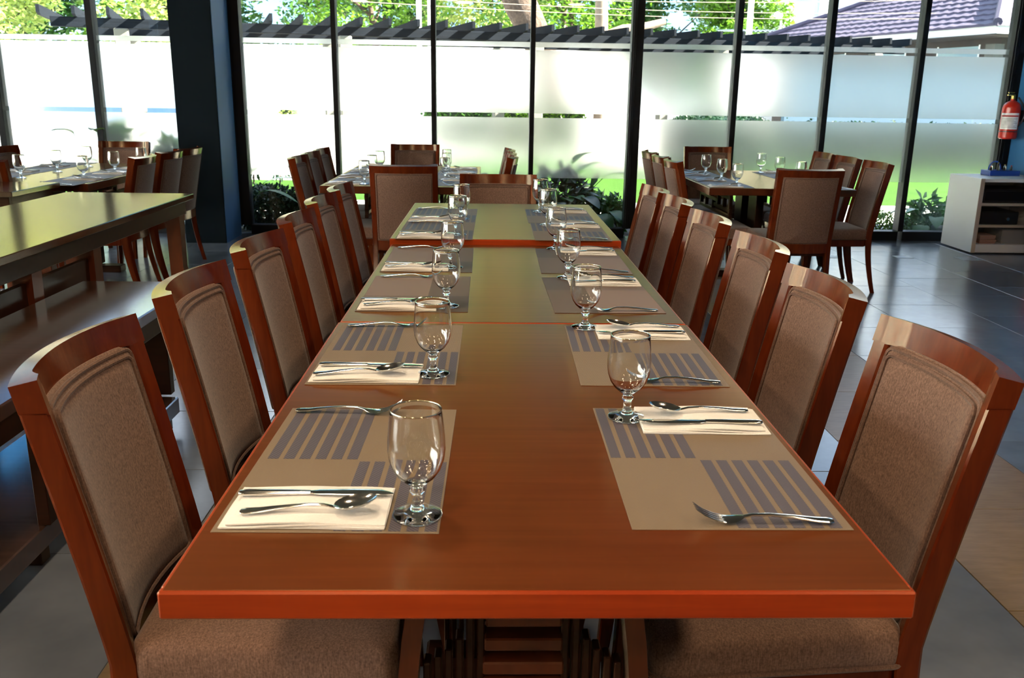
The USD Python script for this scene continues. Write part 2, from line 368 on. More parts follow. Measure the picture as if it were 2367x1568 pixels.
for k in range(len(MULL) - 1):
    x0, x1 = MULL[k][0] + MULL[k][1] / 2 - .004, MULL[k + 1][0] - MULL[k + 1][1] / 2 + .004
    t = thing('window_%d' % (k + 1), 'tall clear window with frosted film bands, %s bay from the left' % ORD[k], 'window', kind='structure')
    obj('pane', box(x0, x1, YW + .040, YW + .046, .08, 2.79), M['pane'], t, smooth=False)
    for (z0, z1) in FILM:
        obj('frosted_band', box(x0 + .006, x1 - .006, YW + .032, YW + .0385, z0, z1), M['frost'], t, smooth=False, label='frosted translucent film band')
    obj('bottom_rail', box(x0, x1, YW - .02, YW + .1, -.002, .085, .003), M['black'], t, label='black bottom rail')
for k, (y0, y1) in enumerate(((YB + .18, -1.28), (-1.12, 1.52), (1.68, 4.32), (4.48, YW - .08))):
    t = thing('window_%d' % (k + 13), 'clear side window bay in the left wall, bay %d from the back' % (k + 1), 'window', kind='structure')
    obj('pane', box(XL - .10, XL - .094, y0, y1, .10, 2.7), M['pane'], t, smooth=False)

def build_light(t):
    obj('trim_ring', lathe([(.165, 0), (.185, 0), (.188, -.004), (.184, -.008), (.165, -.006)], 40), M['lamp_ring'], t)
    d = UsdLux.DiskLight.Define(stage, str(t.GetPath()) + '/bulb')
    d.CreateRadiusAttr(.16); d.CreateIntensityAttr(CEIL_LIGHT * 60 * (.05 / .16) ** 2); d.CreateColorAttr(LAMP_TINT)
    d.AddTranslateOp().Set(Gf.Vec3d(0, 0, -.010))
dl = None
for x in (-4.6, -2.6, -.6, 1.6):
    for y in (-2.6, -.8, 1.0):
        t = thing('ceiling_downlight', 'warm recessed ceiling downlight, %s from the left, %s row from the back wall' % (ORD[[-4.6, -2.6, -.6, 1.6].index(x)], ORD[[-2.6, -.8, 1.0].index(y)]), 'ceiling light', (x, y, ZC), 0, 'recessed ceiling downlights')
        build_light(t)

# ------------------------------------------------------------------ chairs
HT = .865
def yb(h):
    h = np.asarray(h, float)
    up_ = np.clip((h - .40) / (HT - .40), 0, 1.2)
    dn = np.clip((.40 - h) / .40, 0, 1)
    return -.200 - .095 * up_ ** 1.1 - .068 * dn ** 1.8
SAG, HW = .040, .202
def back_bend(v):
    u, t, h = v[:, 0], v[:, 1], v[:, 2]
    return np.stack([u, t + yb(h) - SAG * (1 - np.clip(np.abs(u) / HW, 0, 1) ** 2), h], 1)

def build_chair(t):
    W, F, B = M['chair_wood'], M['fabric'], M['welt']
    # rear legs running up into the back posts
    for s in (-1, 1):
        hs = np.concatenate([np.linspace(0, .40, 12), np.linspace(.44, HT - .045, 10)])
        rings = []
        for h in hs:
            a = .026 + .008 * min(1, h / .3)
            b = .030 + .014 * min(1, h / .36)
            cu, c = s * (HW - a / 2), .004
            ring = []
            for sx, sy, k in ((-1, -1, 0), (-1, -1, 1), (1, -1, 1), (1, -1, 0), (1, 1, 0), (1, 1, 1), (-1, 1, 1), (-1, 1, 0)):
                uu = cu + sx * (a / 2 - (c if k else 0))
                tt = .002 + sy * (b / 2 - (0 if k else c))
                ring.append((uu, float(yb(h)) + tt - SAG * (1 - min(1, abs(uu) / HW) ** 2), h))
            rings.append(ring)
        obj('rear_leg', loft(rings), W, t)
    # top rail, curved in plan
    rail = grid_box(-HW, HW, HT - .047, HT, -.020, lambda U, H: .010 + .014 * np.clip((np.abs(U) - .140) / .03, 0, 1) ** 2, 41, 4)
    v = np.array(rail.vertices)
    v[:, 2] += np.where(v[:, 2] > HT - .001, .24 * v[:, 1], 0)
    rail.vertices = v
    obj('top_rail', bent(rail, back_bend), W, t)
    obj('bottom_rail', bent(grid_box(-HW + .034, HW - .034, .345, .405, -.018, .018, 17, 3), back_bend), W, t)
    # upholstered back
    uw, h0, h1 = HW - .031, .403, HT - .045
    def bulge(U, H):
        e = np.minimum(np.minimum(uw - np.abs(U), H - h0), h1 - H)
        return .012 + .016 * np.clip(e / .03, 0, 1) ** .6
    def bulge_b(U, H):
        e = np.minimum(np.minimum(uw - np.abs(U), H - h0), h1 - H)
        return -.017 - .006 * np.clip(e / .03, 0, 1) ** .6
    pad = obj('back_pad', bent(grid_box(-uw, uw, h0, h1, bulge_b, bulge, 33, 33), back_bend), F, t)
    def loop(inset, tt, r, rad=.014):
        a, b, c = uw - inset, h0 + inset, h1 - inset
        pts = []
        for (cu, ch, a0) in ((a - rad, c - rad, 0), (-a + rad, c - rad, 90), (-a + rad, b + rad, 180), (a - rad, b + rad, 270)):
            for k in range(5):
                q = math.radians(a0 + 22.5 * k); pts.append((cu + rad * math.cos(q), tt, ch + rad * math.sin(q)))
        full = []
        for p, q in zip(pts, pts[1:] + pts[:1]):
            n = max(1, int(np.linalg.norm(np.subtract(p, q)) / .035))
            full += [tuple(np.add(p, np.subtract(q, p) * k / n)) for k in range(n)]
        return tube(back_bend(np.array(full)), r, 6, closed=True)
    for ins, tt in ((.006, .0195), (.0165, .0255)):
        obj('welt', loop(ins, tt, .0042), B, pad)
    obj('welt', loop(.010, -.0205, .0038), B, pad, label='piping on the rear of the backrest')
    # seat cushion
    base = rrect(.405, .455, -.195, .235, .03, 6)
    rings = []
    for s, z in ((.985, .368), (1.0, .374), (1.006, .392), (1.0, .412), (.975, .427), (.93, .434), (.8, .4385), (.5, .441), (.15, .4415)):
        p = base * s + np.array([0, .02 * (1 - s)])
        rings.append(np.column_stack([p, np.full(len(p), z)]))
    seat = obj('seat', loft(rings), F, t, smooth=50)
    r = rrect(.409, .459, -.197, .237, .03, 6)
    obj('welt', tube(np.column_stack([r, np.full(len(r), .369)]), .0045, 6, closed=True), B, seat)
    fr = rrect(.392, .442, -.19, .228, .025, 5)
    obj('seat_frame', loft([np.column_stack([fr * s, np.full(len(fr), z)]) for s, z in ((.985, .318), (1, .322), (1, .366))]), W, t)
    for s in (-1, 1):
        rings = []
        for h in np.linspace(0, .32, 9):
            a = .026 + .016 * (h / .32)
            cu, cy = s * (.195 + .008 * (1 - h / .32) ** 2), .197 + .02 * (1 - h / .32) ** 2
            c = .004
            rings.append([(cu + sx * (a / 2 - (c if k else 0)), cy + sy * (a / 2 - (0 if k else c)), h) for sx, sy, k in
                          ((-1, -1, 0), (-1, -1, 1), (1, -1, 1), (1, -1, 0), (1, 1, 0), (1, 1, 1), (-1, 1, 1), (-1, 1, 0))])
        obj('front_leg', loft(rings), W, t)

chair = Proto('dining_chair', 'chair', build_chair)
NTH = ['nearest', 'second', 'third', 'fourth', 'fifth', 'farthest']
G1 = 'upholstered chairs along the long central table'
LY = [(.572, -.435, 2), (1.135, -.435, 1), (1.665, -.42, -1), (2.20, -.42, 1), (2.73, -.435, 0), (3.20, -.43, 1)]
RY = [(.60, .435, 1), (1.155, .425, 0), (1.725, .445, 0), (2.29, .43, 1), (2.83, .42, -1), (3.26, .405, 1)]
for k in range(6):
    y, x, a = LY[k]
    chair('taupe upholstered dining chair, %s on the left side of the long table' % NTH[k], (x, y, 0), -90 + a, G1)
for k in range(6):
    y, x, a = RY[k]
    chair('taupe upholstered dining chair, %s on the right side of the long table' % NTH[k], (x, y, 0), 90 + a, G1)
chair('taupe dining chair at the far head of the long table, facing us', (-.015, 3.60, 0), 180, G1)
GB = 'chairs around the rear centre table'
NT3 = ['nearest', 'middle', 'farthest']
for k, y in enumerate((5.10, 5.52, 5.95)):
    chair('taupe dining chair, %s of three left of the rear centre table' % NT3[k], (-1.02, y, 0), -90, GB)
for k, y in enumerate((5.40, 5.80, 6.20)):
    chair('taupe dining chair, %s of three right of the rear centre table' % NT3[k], (-.215, y, 0), 90, GB)
chair('taupe dining chair with its back to us at the rear centre table', (-.575, 4.80, 0), 1, GB)
chair('taupe dining chair at the window end of the rear centre table', (-.68, 6.42, 0), 180, GB)
GR = 'chairs around the right window table'
for k, y in enumerate((5.24, 5.71, 6.17)):
    chair('taupe dining chair, %s of three left of the right window table' % NT3[k], (1.475, y, 0), -90, GR)
for k, y in enumerate((5.24, 5.76, 6.24)):
    chair('taupe dining chair, %s of three right of the right window table' % NT3[k], (2.29, y, 0), 90, GR)
chair('taupe dining chair with its back to us at the right window table', (1.875, 4.84, 0), 0, GR)
chair('taupe dining chair at the window end of the right window table', (1.81, 6.63, 0), 180, GR)
GL = 'chairs around the left window table'
for k, y in enumerate((4.98, 5.50, 5.92)):
    chair('taupe dining chair, %s of three right of the left window table' % NT3[k], (-2.57, y, 0), 92 - 4 * k, GL)
chair('taupe dining chair at the window end of the left window table', (-3.02, 6.30, 0), 180, GL)
chair('taupe dining chair left of the left window table, cut by the picture edge', (-3.27, 5.72, 0), -92, GL)
chair('taupe dining chair with its back to us at the left window table', (-3.06, 4.745, 0), 0, GL)

# ------------------------------------------------------------------ tables
def table_top(t, x0, x1, y0, y1, z, th, topm, edgem):
    obj('tabletop', box(x0 + .004, x1 - .004, y0 + .004, y1 - .004, z - th + .002, z, .0012), topm, t, smooth=False)
    e = .012
    for (a, b, c, d) in ((x0, x1, y0, y0 + e), (x0, x1, y1 - e, y1), (x0, x0 + e, y0 + e, y1 - e), (x1 - e, x1, y0 + e, y1 - e)):
        obj('edge_lipping', box(a, b, c, d, z - th, z - .0006, .0022), edgem, t, smooth=False, label='red-brown solid edge lipping')

def pedestal(t, cx, y0, y1, z):
    """art deco pedestal: curved legs, a ladder of slats in front and stepped fins at the sides"""
    W, D = M['red_wood'], M['dark_wood']
    ym = (y0 + y1) / 2
    obj('core', box(cx - .05, cx + .05, y0 + .07, y1 - .07, .06, z - .002), D, t, smooth=False)
    obj('plinth', box(cx - .19, cx + .19, y0 - .02, y1 + .02, .0, .06, .006), D, t, smooth=False)
    obj('bearer', box(cx - .24, cx + .24, y0 + .02, y1 - .02, z - .03, z, .003), D, t, smooth=False)
    for yy, sg in ((y0, 1), (y1, -1)):
        for s in (-1, 1):
            rings = []
            for k in range(12):
                h = .06 + (z - .03 - .06) * k / 11
                q = (h - .06) / (z - .09)
                cxx = cx + s * (.125 + .045 * math.sin(math.pi * (q * .9 + .05)))
                rings.append([(cxx - .014, yy + sg * .02 - .03, h), (cxx + .014, yy + sg * .02 - .03, h), (cxx + .014, yy + sg * .02 + .03, h), (cxx - .014, yy + sg * .02 + .03, h)])
            obj('curved_leg', loft(rings), W, t, smooth=50)
        for k in range(17):
            h = z - .020 - k * .0375
            w = .046 + .0022 * k
            d = .030 - .0035 * k
            obj('slat', box(cx - w, cx + w, min(yy + sg * d, yy + sg * (d + .05)), max(yy + sg * d, yy + sg * (d + .05)), h - .021, h, .0025), W, t, smooth=False)
        for s in (-1, 1):
            for k in range(6):
                x = cx + s * (.062 + .016 * k)
                top = (.615, .535, .50, .482, .468, .458)[k]
                obj('fin', box(x - .0055, x + .0055, yy + sg * .04 - .014, yy + sg * .04 + .014, .06, top, .002), D, t, smooth=False)

def long_table(label, y0, y1, z, w=.828):
    t = thing('dining_table', label, 'table', (0, 0, 0), 0, 'tables joined into the long central row')
    table_top(t, -w / 2, w / 2, y0, y1, z, .034, M['veneer'], M['edging'])
    pedestal(t, -.005, y0 + .26, y1 - .26, z - .034)
    return t
T1 = long_table('nearest brown wooden table of the long row, red front edge toward us', 0.0, 1.1835, .75)
T2 = long_table('middle brown wooden table of the long row, checked brown mats on it', 1.187, 2.325, .75, .822)
T3 = long_table('farthest brown table of the long row, standing slightly higher', 2.332, 3.44, .768, .836)

def lattice(t, x, y0, y1, z0, z1, m):
    """open fretwork panel in a plane of constant x"""
    b = .011
    bars = []
    def hb(a, c, h): bars.append(box(x - .012, x + .012, y0 + (y1 - y0) * a, y0 + (y1 - y0) * c, z0 + (z1 - z0) * h - b, z0 + (z1 - z0) * h + b, .002))
    def vb(a, h, g): bars.append(box(x - .012, x + .012, y0 + (y1 - y0) * a - b, y0 + (y1 - y0) * a + b, z0 + (z1 - z0) * h, z0 + (z1 - z0) * g, .002))
    for h in (.02, .98): hb(0, 1, h)
    for a in (.02, .98): vb(a, 0, 1)
    hb(.0, .62, .72); hb(.38, 1, .45); hb(0, .5, .25); hb(.55, 1, .85)
    vb(.2, .25, .72); vb(.38, .25, .98); vb(.62, .45, 1); vb(.8, 0, .45); vb(.55, 0, .45)
    for q in bars:
        obj('fretwork_bar', q, m, t, smooth=False)

def big_table(label, x0, x1, y0, y1, z, topm):
    t = thing('large_dining_table', label, 'table')
    table_top(t, x0, x1, y0, y1, z, .045, topm, M['red_wood'])
    cx = (x0 + x1) / 2
    for yy in (y0 + .55, y1 - .55):
        obj('cross_base', box(cx - .19, cx + .19, yy - .05, yy + .05, 0, .05, .006), M['dark_wood'], t, smooth=False)
        obj('post', box(cx - .028, cx + .028, yy - .09, yy + .09, .05, z - .06, .004), M['dark_wood'], t, smooth=False)
        obj('bearer', box(cx - .36, cx + .36, yy - .03, yy + .03, z - .09, z - .045, .003), M['dark_wood'], t, smooth=False)
    obj('stretcher', box(cx - .02, cx + .02, y0 + .6, y1 - .6, .10, .16, .003), M['dark_wood'], t, smooth=False)
    for s in (-1, 1):
        lattice(t, cx + s * .24, y0 + .30, y1 - .30, z - .225, z - .045, M['dark_wood'])
    return t
big_table('large laid dining table at the rear centre, before the windows', -1.085, -.13, 4.58, 6.22, .73, M['veneer'])
big_table('large laid dining table at the right by the windows', 1.31, 2.24, 4.72, 6.16, .73, M['light_dark_top'])
big_table('large laid dining table at the left by the windows', -3.36, -2.44, 4.53, 6.12, .73, M['light_dark_top'])

# empty serving tables at the left
t = thing('serving_table', 'long empty dark table with square legs and glossy pale reflecting top', 'table')
obj('tabletop', box(-2.28, -1.615, .6, 3.90, .722, .75, .003), M['light_dark_top'], t, smooth=False)
for (a, b, c, d) in ((-2.25, -1.65, .64, .665), (-2.25, -1.65, 3.84, 3.865), (-1.675, -1.65, .66, 3.84), (-2.25, -2.225, .66, 3.84)):
    obj('apron', box(a, b, c, d, .648, .722, .002), M['dark_wood'], t, smooth=False)
for x in (-2.225, -1.690):
    for y in (.70, 2.27, 2.77, 3.80):
        rings = [[(x + sx * (.030 + .006 * q), y + sy * (.030 + .006 * q), .65 * q) for sx, sy in ((-1, -1), (1, -1), (1, 1), (-1, 1))] for q in (0, .3, .6, .9, 1.0)]
        obj('leg', loft(rings), M['red_wood'], t, smooth=False)
    obj('side_panel', box(x - .012, x + .012, .735, 2.735, .515, .612, .002), M['dark_wood'], t, smooth=False)
t = thing('serving_bench', 'low dark console with an open lower shelf beside the left chairs', 'console table')
obj('top_board', box(-1.643, -1.205, .2, 2.59, .51, .55, .004), M['bench_top'], t, smooth=False)
obj('apron', box(-1.265, -1.24, .24, 2.55, .43, .51, .002), M['dark_wood'], t, smooth=False)
obj('apron', box(-1.64, -1.615, .24, 2.55, .43, .51, .002), M['dark_wood'], t, smooth=False)
obj('lower_shelf', box(-1.66, -1.265, .22, 2.46, .055, .12, .004), M['bench_top'], t, smooth=False)
for y in (.27, 2.50):
    obj('upright', box(-1.64, -1.30, y - .02, y + .02, .12, .43, .002), M['dark_wood'], t, smooth=False)
for y in (1.4,):
    for x in (-1.63, -1.275):
        obj('upright', box(x - .01, x + .025, y - .02, y + .02, .12, .43, .002), M['dark_wood'], t, smooth=False)
for x in (-1.62, -1.31):
    for y in (.30, 1.4, 2.40):
        obj('foot', box(x - .025, x + .025, y - .025, y + .025, 0, .055, .003), M['dark_wood'], t, smooth=False)
t = thing('side_serving_table', 'empty dark table at the left edge, behind the long empty one', 'table')
obj('tabletop', box(-3.9, -2.545, 3.87, 4.41, .722, .75, .003), M['light_dark_top'], t, smooth=False)
for (a, b, c, d) in ((-3.86, -2.58, 3.90, 3.925), (-3.86, -2.58, 4.355, 4.38), (-2.605, -2.58, 3.925, 4.355), (-3.86, -3.835, 3.925, 4.355)):
    obj('apron', box(a, b, c, d, .62, .722, .002), M['dark_wood'], t, smooth=False)
for x in (-3.82, -2.63):
    for y in (3.95, 4.33):
        obj('leg', box(x - .032, x + .032, y - .032, y + .032, 0, .62, .003), M['red_wood'], t, smooth=False)

# ------------------------------------------------------------------ table settings
MW, ML = .279, .446
def build_striped(t):
    obj('mat_sheet', box(-MW / 2, MW / 2, -ML / 2, ML / 2, 0, .0012, .0004), M['mat_tan'], t, smooth=False)
    for k in range(6):
        x = -.127 + k * .0232
        obj('stripe', box(x, x + .0158, .004, ML / 2 - .004, .0010, .00145), M['mat_stripe'], t, smooth=False)
        x = .0095 + k * .0224
        obj('stripe', box(x, x + .0150, -ML / 2 + .004, -.004, .0010, .00145), M['mat_stripe'], t, smooth=False)
def build_checked(t):
    obj('mat_sheet', box(-MW / 2, MW / 2, -ML / 2, ML / 2, 0, .0012, .0004), M['mat_brown_d'], t, smooth=False)
    xs, ys = (-MW / 2 + .001, .030, MW / 2 - .001), (-ML / 2 + .001, -.045, ML / 2 - .001)
    for i, j, k in ((0, 1, 'a'), (1, 1, 'c'), (0, 0, 'b'), (1, 0, 'd')):
        obj('woven_panel', box(xs[i], xs[i + 1], ys[j], ys[j + 1], .0009, .0015), M['mat_brown_' + k], t, smooth=False)
striped = Proto('placemat', 'placemat', build_striped)
checked = Proto('checked_placemat', 'placemat', build_checked)

def build_napkin(t):
    L, Wd = .205, .116
    def wav(k):
        def f(v):
            n = meshkit.fbm(np.column_stack([v[:, 0] * 14, v[:, 1] * 14, np.full(len(v), k * 3.1)]), 2, k)
            return np.column_stack([v[:, 0] + .004 * (n - .5), v[:, 1] + .004 * (n - .5), v[:, 2] * (1 + .25 * (n - .5)) + .0014 * np.sin(v[:, 0] * 30 + k)* (v[:, 2] > .001)])
        return f
    for k in range(3):
        w, l = Wd - .004 * k, L - .005 * k
        u = np.linspace(-l / 2, l / 2, 18); q = np.linspace(-1, 1, 12)
        z0, z1 = .0022 * k, .0022 * (k + 1)
        m = grid_box(-l / 2, l / 2, -w / 2, w / 2, 0, 1, 18, 11)
        v = np.array(m.vertices)
        v = np.column_stack([v[:, 0] + .002 * k, v[:, 2] - .001 * k, np.where(v[:, 1] > .5, z1, z0 + .0003)])
        m.vertices = wav(k)(v)
        if m.volume < 0: m.invert()
        obj('fold', m, M['napkin'], t, smooth=40)
napkin = Proto('napkin', 'napkin', build_napkin)

def blade(sections, n=10):
    """sections (x, y, half width, half thickness, z)"""
    q = np.linspace(0, 2 * np.pi, n, endpoint=False)
    return loft([np.column_stack([np.full(n, x), y + w * np.cos(q), z + h * np.sin(q)]) for x, y, w, h, z in sections])
HANDLE = [(-.082, 0, .002, .001, .0032), (-.081, 0, .0068, .0016, .0032), (-.074, 0, .0090, .0021, .0034), (-.058, 0, .0080, .0022, .0042), (-.030, 0, .0052, .0022, .0075), (0, 0, .0034, .0021, .0100), (.022, 0, .0030, .0020, .0095)]
def build_fork(t):
    obj('handle', blade(HANDLE + [(.034, 0, .0044, .0016, .0070)]), M['steel'], t, smooth=60)
    q = []
    xs = [.032, .038, .046, .054, .060]
    ws = [.0036, .0078, .0110, .0118, .0118]
    zs = [.0076, .0056, .0038, .0034, .0040]
    q.append(blade([(x, 0, w, .0011, z) for x, w, z in zip(xs, ws, zs)], 12))
    for k in range(4):
        y = -.0093 + k * .0062
        q.append(blade([(.057, y, .0022, .001, .0036), (.070, y, .0020, .001, .0066), (.084, y, .0018, .0009, .0128), (.093, y, .0014, .0008, .0190), (.097, y, .0005, .0005, .0222)], 8))
    obj('tines', cat_(q), M['steel'], t, smooth=60)
def build_spoon(t):
    obj('handle', blade(HANDLE + [(.036, 0, .0040, .0014, .0065)]), M['steel'], t, smooth=60)
    n, rings = 20, []
    q = np.linspace(0, 2 * np.pi, n, endpoint=False)
    a, b = .0275, .0195
    def ring(s, z, top):
        c = .062
        x = c + a * s * np.cos(q); y = b * s * np.sin(q) * (1 - .12 * np.cos(q))
        return np.column_stack([x, y, z + .010 * (x - .035) / .055])
    for s, z in ((.05, .0012), (.4, .0018), (.7, .0038), (.9, .0068), (1.0, .0092)): rings.append(ring(s, z, 0))
    for s, z in ((.985, .0098), (.88, .0078), (.68, .0049), (.4, .0030), (.05, .0024)): rings.append(ring(s, z, 1))
    obj('bowl', loft(rings), M['steel'], t, smooth=60)
def build_knife(t):
    obj('handle', blade([(-.100, 0, .002, .001, .0035), (-.098, 0, .0066, .0028, .0036), (-.088, 0, .0082, .0034, .0038), (-.060, 0, .0074, .0034, .0038), (-.020, 0, .0058, .0032, .0038), (-.006, 0, .0050, .0028, .0038)]), M['steel'], t, smooth=60)
    obj('blade', blade([(-.008, 0, .0048, .0016, .0038), (.004, .001, .0082, .0009, .0036), (.050, .0015, .0098, .0008, .0034), (.085, .001, .0085, .0007, .0034), (.098, -.002, .0045, .0006, .0034), (.103, -.004, .0012, .0005, .0034)]), M['steel'], t, smooth=60)
fork, spoon, knife = Proto('fork', 'fork', build_fork), Proto('spoon', 'spoon', build_spoon), Proto('table_knife', 'knife', build_knife)

def build_goblet(t):
    out = [(.0005, .0), (.028, .0), (.0312, .0012), (.0318, .0030), (.0300, .0046), (.0220, .0064), (.0130, .0088), (.0082, .0130), (.0066, .0200), (.0064, .026), (.0070, .0315), (.0098, .0345), (.0098, .0375),
           (.0075, .040), (.0085, .043), (.0150, .0475), (.0235, .0550), (.0300, .0650), (.0345, .0780), (.0362, .0910), (.0358, .1050), (.0342, .1220), (.0328, .1375), (.0324, .1424)]
    inn = [(.0318, .1432), (.0310, .1426), (.0314, .1370), (.0328, .1220), (.0344, .1050), (.0348, .0910), (.0331, .0785), (.0286, .0660), (.0222, .0565), (.0140, .0505), (.0060, .0485), (.0005, .0480)]
    obj('glass_body', lathe(out + inn, 48), M['glass'], t, smooth=60)
    q = np.linspace(0, 2 * np.pi, 40, endpoint=False)
    obj('rim', tube(np.column_stack([.0318 * np.cos(q), .0318 * np.sin(q), np.full(40, .1440)]), .0008, 6, closed=True), M['rim_gold'], t, smooth=60, label='thin pale gold rim')
goblet = Proto('goblet', 'glass', build_goblet)

def setting(cx, cy, z, flip, mat_proto, place, glass=None, group='', jit=1.0, rz=0.0):
    """one place setting; flip False: the guest faces +x"""
    s = -1 if flip else 1
    a = 180 if flip else 0
    j = lambda k: float(rng.normal(0, k)) * jit
    P = lambda u, v: (cx + s * u, cy + s * v)
    kind = 'checked brown' if mat_proto is checked else 'striped tan and blue-grey'
    mat_proto('%s placemat, %s' % (kind, place), (cx, cy, z), a + j(.4), 'placemats ' + group)
    nx, ny = P(-.032, -.158)
    nj = j(.7)
    napkin('folded white napkin with cutlery, %s' % place, (nx, ny, z + .0015), a + nj, 'napkins ' + group)
    zn = z + .0015 + .0070
    x, y = P(-.028 + j(.004), -.132)
    knife('steel table knife on the napkin, %s' % place, (x, y, zn), a + j(1.2), 'knives ' + group)
    x, y = P(-.042 + j(.004), -.182)
    spoon('steel spoon on the napkin, %s' % place, (x, y, zn), a + 3 + j(2), 'spoons ' + group)
    x, y = P(-.042 + j(.004), .203)
    fork('steel fork on the placemat, %s' % place, (x, y, z + .0016), a + j(2), 'forks ' + group)
    gx, gy = glass if glass else P(.100 + j(.004), -.178 + j(.004))
    goblet('empty stemmed water glass, %s' % place, (gx, gy, z + .0016), j(30), 'water glasses ' + group)

SL = [(-.2551, .3571), (-.2586, .9345), (-.252, 1.512), (-.252, 2.022), (-.258, 2.545), (-.255, 2.99)]
SR = [(.2611, .3666), (.2554, .9364), (.240, 1.512), (.240, 2.020), (.245, 2.545), (.240, 2.995)]
GLL = [(-.148, .179), (-.165, .774), (-.167, 1.345), (-.172, 1.868), (-.176, 2.42), (-.175, 2.85)]
GRR = [(.173, .541), (.164, 1.140), (.172, 1.722), (.173, 2.235), (.173, 2.70), (.165, 3.12)]
for k in range(6):
    z = .768 if k > 3 else .75
    pr = checked if k in (2, 3) else striped
    setting(SL[k][0], SL[k][1], z, False, pr, '%s setting on the left of the long table' % NTH[k], GLL[k], 'on the long central table')
    setting(SR[k][0], SR[k][1], z, True, pr, '%s setting on the right of the long table' % NTH[k], GRR[k], 'on the long central table')
for (name, xl, xr, gl, gr) in (('rear centre table', -.925, -.29, [(-.828, 4.697), (-.845, 5.204), (-.845, 5.65)], [(-.352, 5.044), (-.364, 5.533), (-.381, 5.92)]),
                               ('right window table', 1.465, 2.08, [(1.50, 4.80), (1.509, 5.22), (1.506, 5.668)], [(1.995, 5.064), (2.0, 5.53), (1.988, 5.938)]),
                               ('left window table', -3.19, -2.61, [(-2.977, 4.826), (-2.969, 5.294), (-2.96, 5.75)], [(-2.578, 4.80), (-2.556, 5.221), (-2.545, 5.676)])):
    for k in range(3):
        setting(xl, gl[k][1] + .17, .73, False, striped, '%s setting on the left of the %s' % (NT3[k], name), gl[k], 'on the ' + name)
        setting(xr, gr[k][1] - .17, .73, True, striped, '%s setting on the right of the %s' % (NT3[k], name), gr[k], 'on the ' + name)

# ------------------------------------------------------------------ white shelf unit, extinguisher
t = thing('shelf_unit', 'white open shelf unit against the dark blue wall', 'shelf unit', (4.10, 6.68, 0))
obj('side_panel', box(0, .035, 0, .53, .012, .645, .002), M['white'], t, smooth=False)
obj('side_panel', box(.575, .610, 0, .53, .012, .645, .002), M['white'], t, smooth=False)
obj('top_board', box(.035, .575, 0, .53, .615, .645, .002), M['white'], t, smooth=False)
obj('plinth', box(.035, .575, .01, .53, .012, .083, .002), M['white'], t, smooth=False)
for z in (.252, .437):
    obj('shelf', box(.035, .575, .004, .53, z - .022, z, .002), M['white_edge'], t, smooth=False)
obj('back_board', box(.035, .575, .505, .525, .083, .615), M['white'], t, smooth=False)
obj('front_edging', box(0, .035, -.003, 0, .012, .645), M['white_edge'], t, smooth=False, label='cream edge strip')
t = thing('equipment_case', 'black flat equipment case on the upper shelf of the white unit', 'case', (4.16, 6.72, .437))
obj('body', box(0, .50, 0, .40, 0, .115, .008), M['char'], t, smooth=False)
obj('front_panel', box(.02, .48, -.004, .001, .02, .095, .002), M['black'], t, smooth=False)
t = thing('amplifier_box', 'black box on the middle shelf of the white unit', 'case', (4.16, 6.72, .252))
obj('body', box(0, .34, 0, .38, 0, .11, .008), M['char'], t, smooth=False)
obj('knob', cat_([rotz(tube([(.24, 0, .05), (.24, -.015, .05)], .014, 14), 0)]), M['steel'], t)
t = thing('paper_stack', 'pile of pinkish papers on the bottom shelf of the white unit', 'papers', (4.20, 6.74, .083))
for k in range(6):
    obj('sheet', rotz(box(0, .14, 0, .20, .012 * k, .012 * k + .010, .001), float(rng.normal(0, 4))), plain('paper_%d' % k, (.42 + .03 * k, .25 + .03 * k, .20 + .03 * k), .8), t, smooth=False)
t = thing('grey_carton', 'grey carton on the bottom shelf of the white unit', 'box', (4.40, 6.76, .083))
obj('body', box(0, .24, 0, .3, 0, .12, .003), plain('grey_card', (.30, .31, .32), .8), t, smooth=False)
obj('flap', box(-.02, .25, -.005, .14, .12, .124, .001), plain('grey_card_lid', (.36, .37, .38), .8), t, smooth=False)
t = thing('condiment_tray', 'blue plastic tray of small bottles on top of the white unit', 'tray', (4.335, 6.98, .645))
obj('tray', box(0, .27, 0, .16, 0, .045, .004), M['blue_tray'], t, smooth=False)
arc = [(.09 + .055 * math.cos(a), .10, .045 + .075 * math.sin(a)) for a in np.linspace(0, math.pi, 14)]
obj('handle', tube(arc, .006, 8), M['blue_tray'], t)
for k in range(8):
    x, y = .03 + .03 * k, .05 + .05 * (k % 2)
    b = thing('seasoning_bottle', 'small seasoning bottle in the blue tray, %s from its left end' % ORD[k], 'bottle', (4.335 + x, 6.98 + y, .690), 0, 'bottles in the blue tray')
    hh = .020 + .012 * ((k * 3) % 4) / 3 + (.025 if k in (2, 3) else 0)
    obj('body', lathe([(.0005, 0), (.010, 0), (.011, .002), (.011, hh), (.005, hh + .008), (.0005, hh + .008)], 16), M['glass'] if k % 2 else M['char'], b)
    obj('cap', lathe([(.0005, hh + .008), (.006, hh + .008), (.006, hh + .016), (.0005, hh + .016)], 14), (M['red'], M['steel'], M['brass'])[k % 3], b)

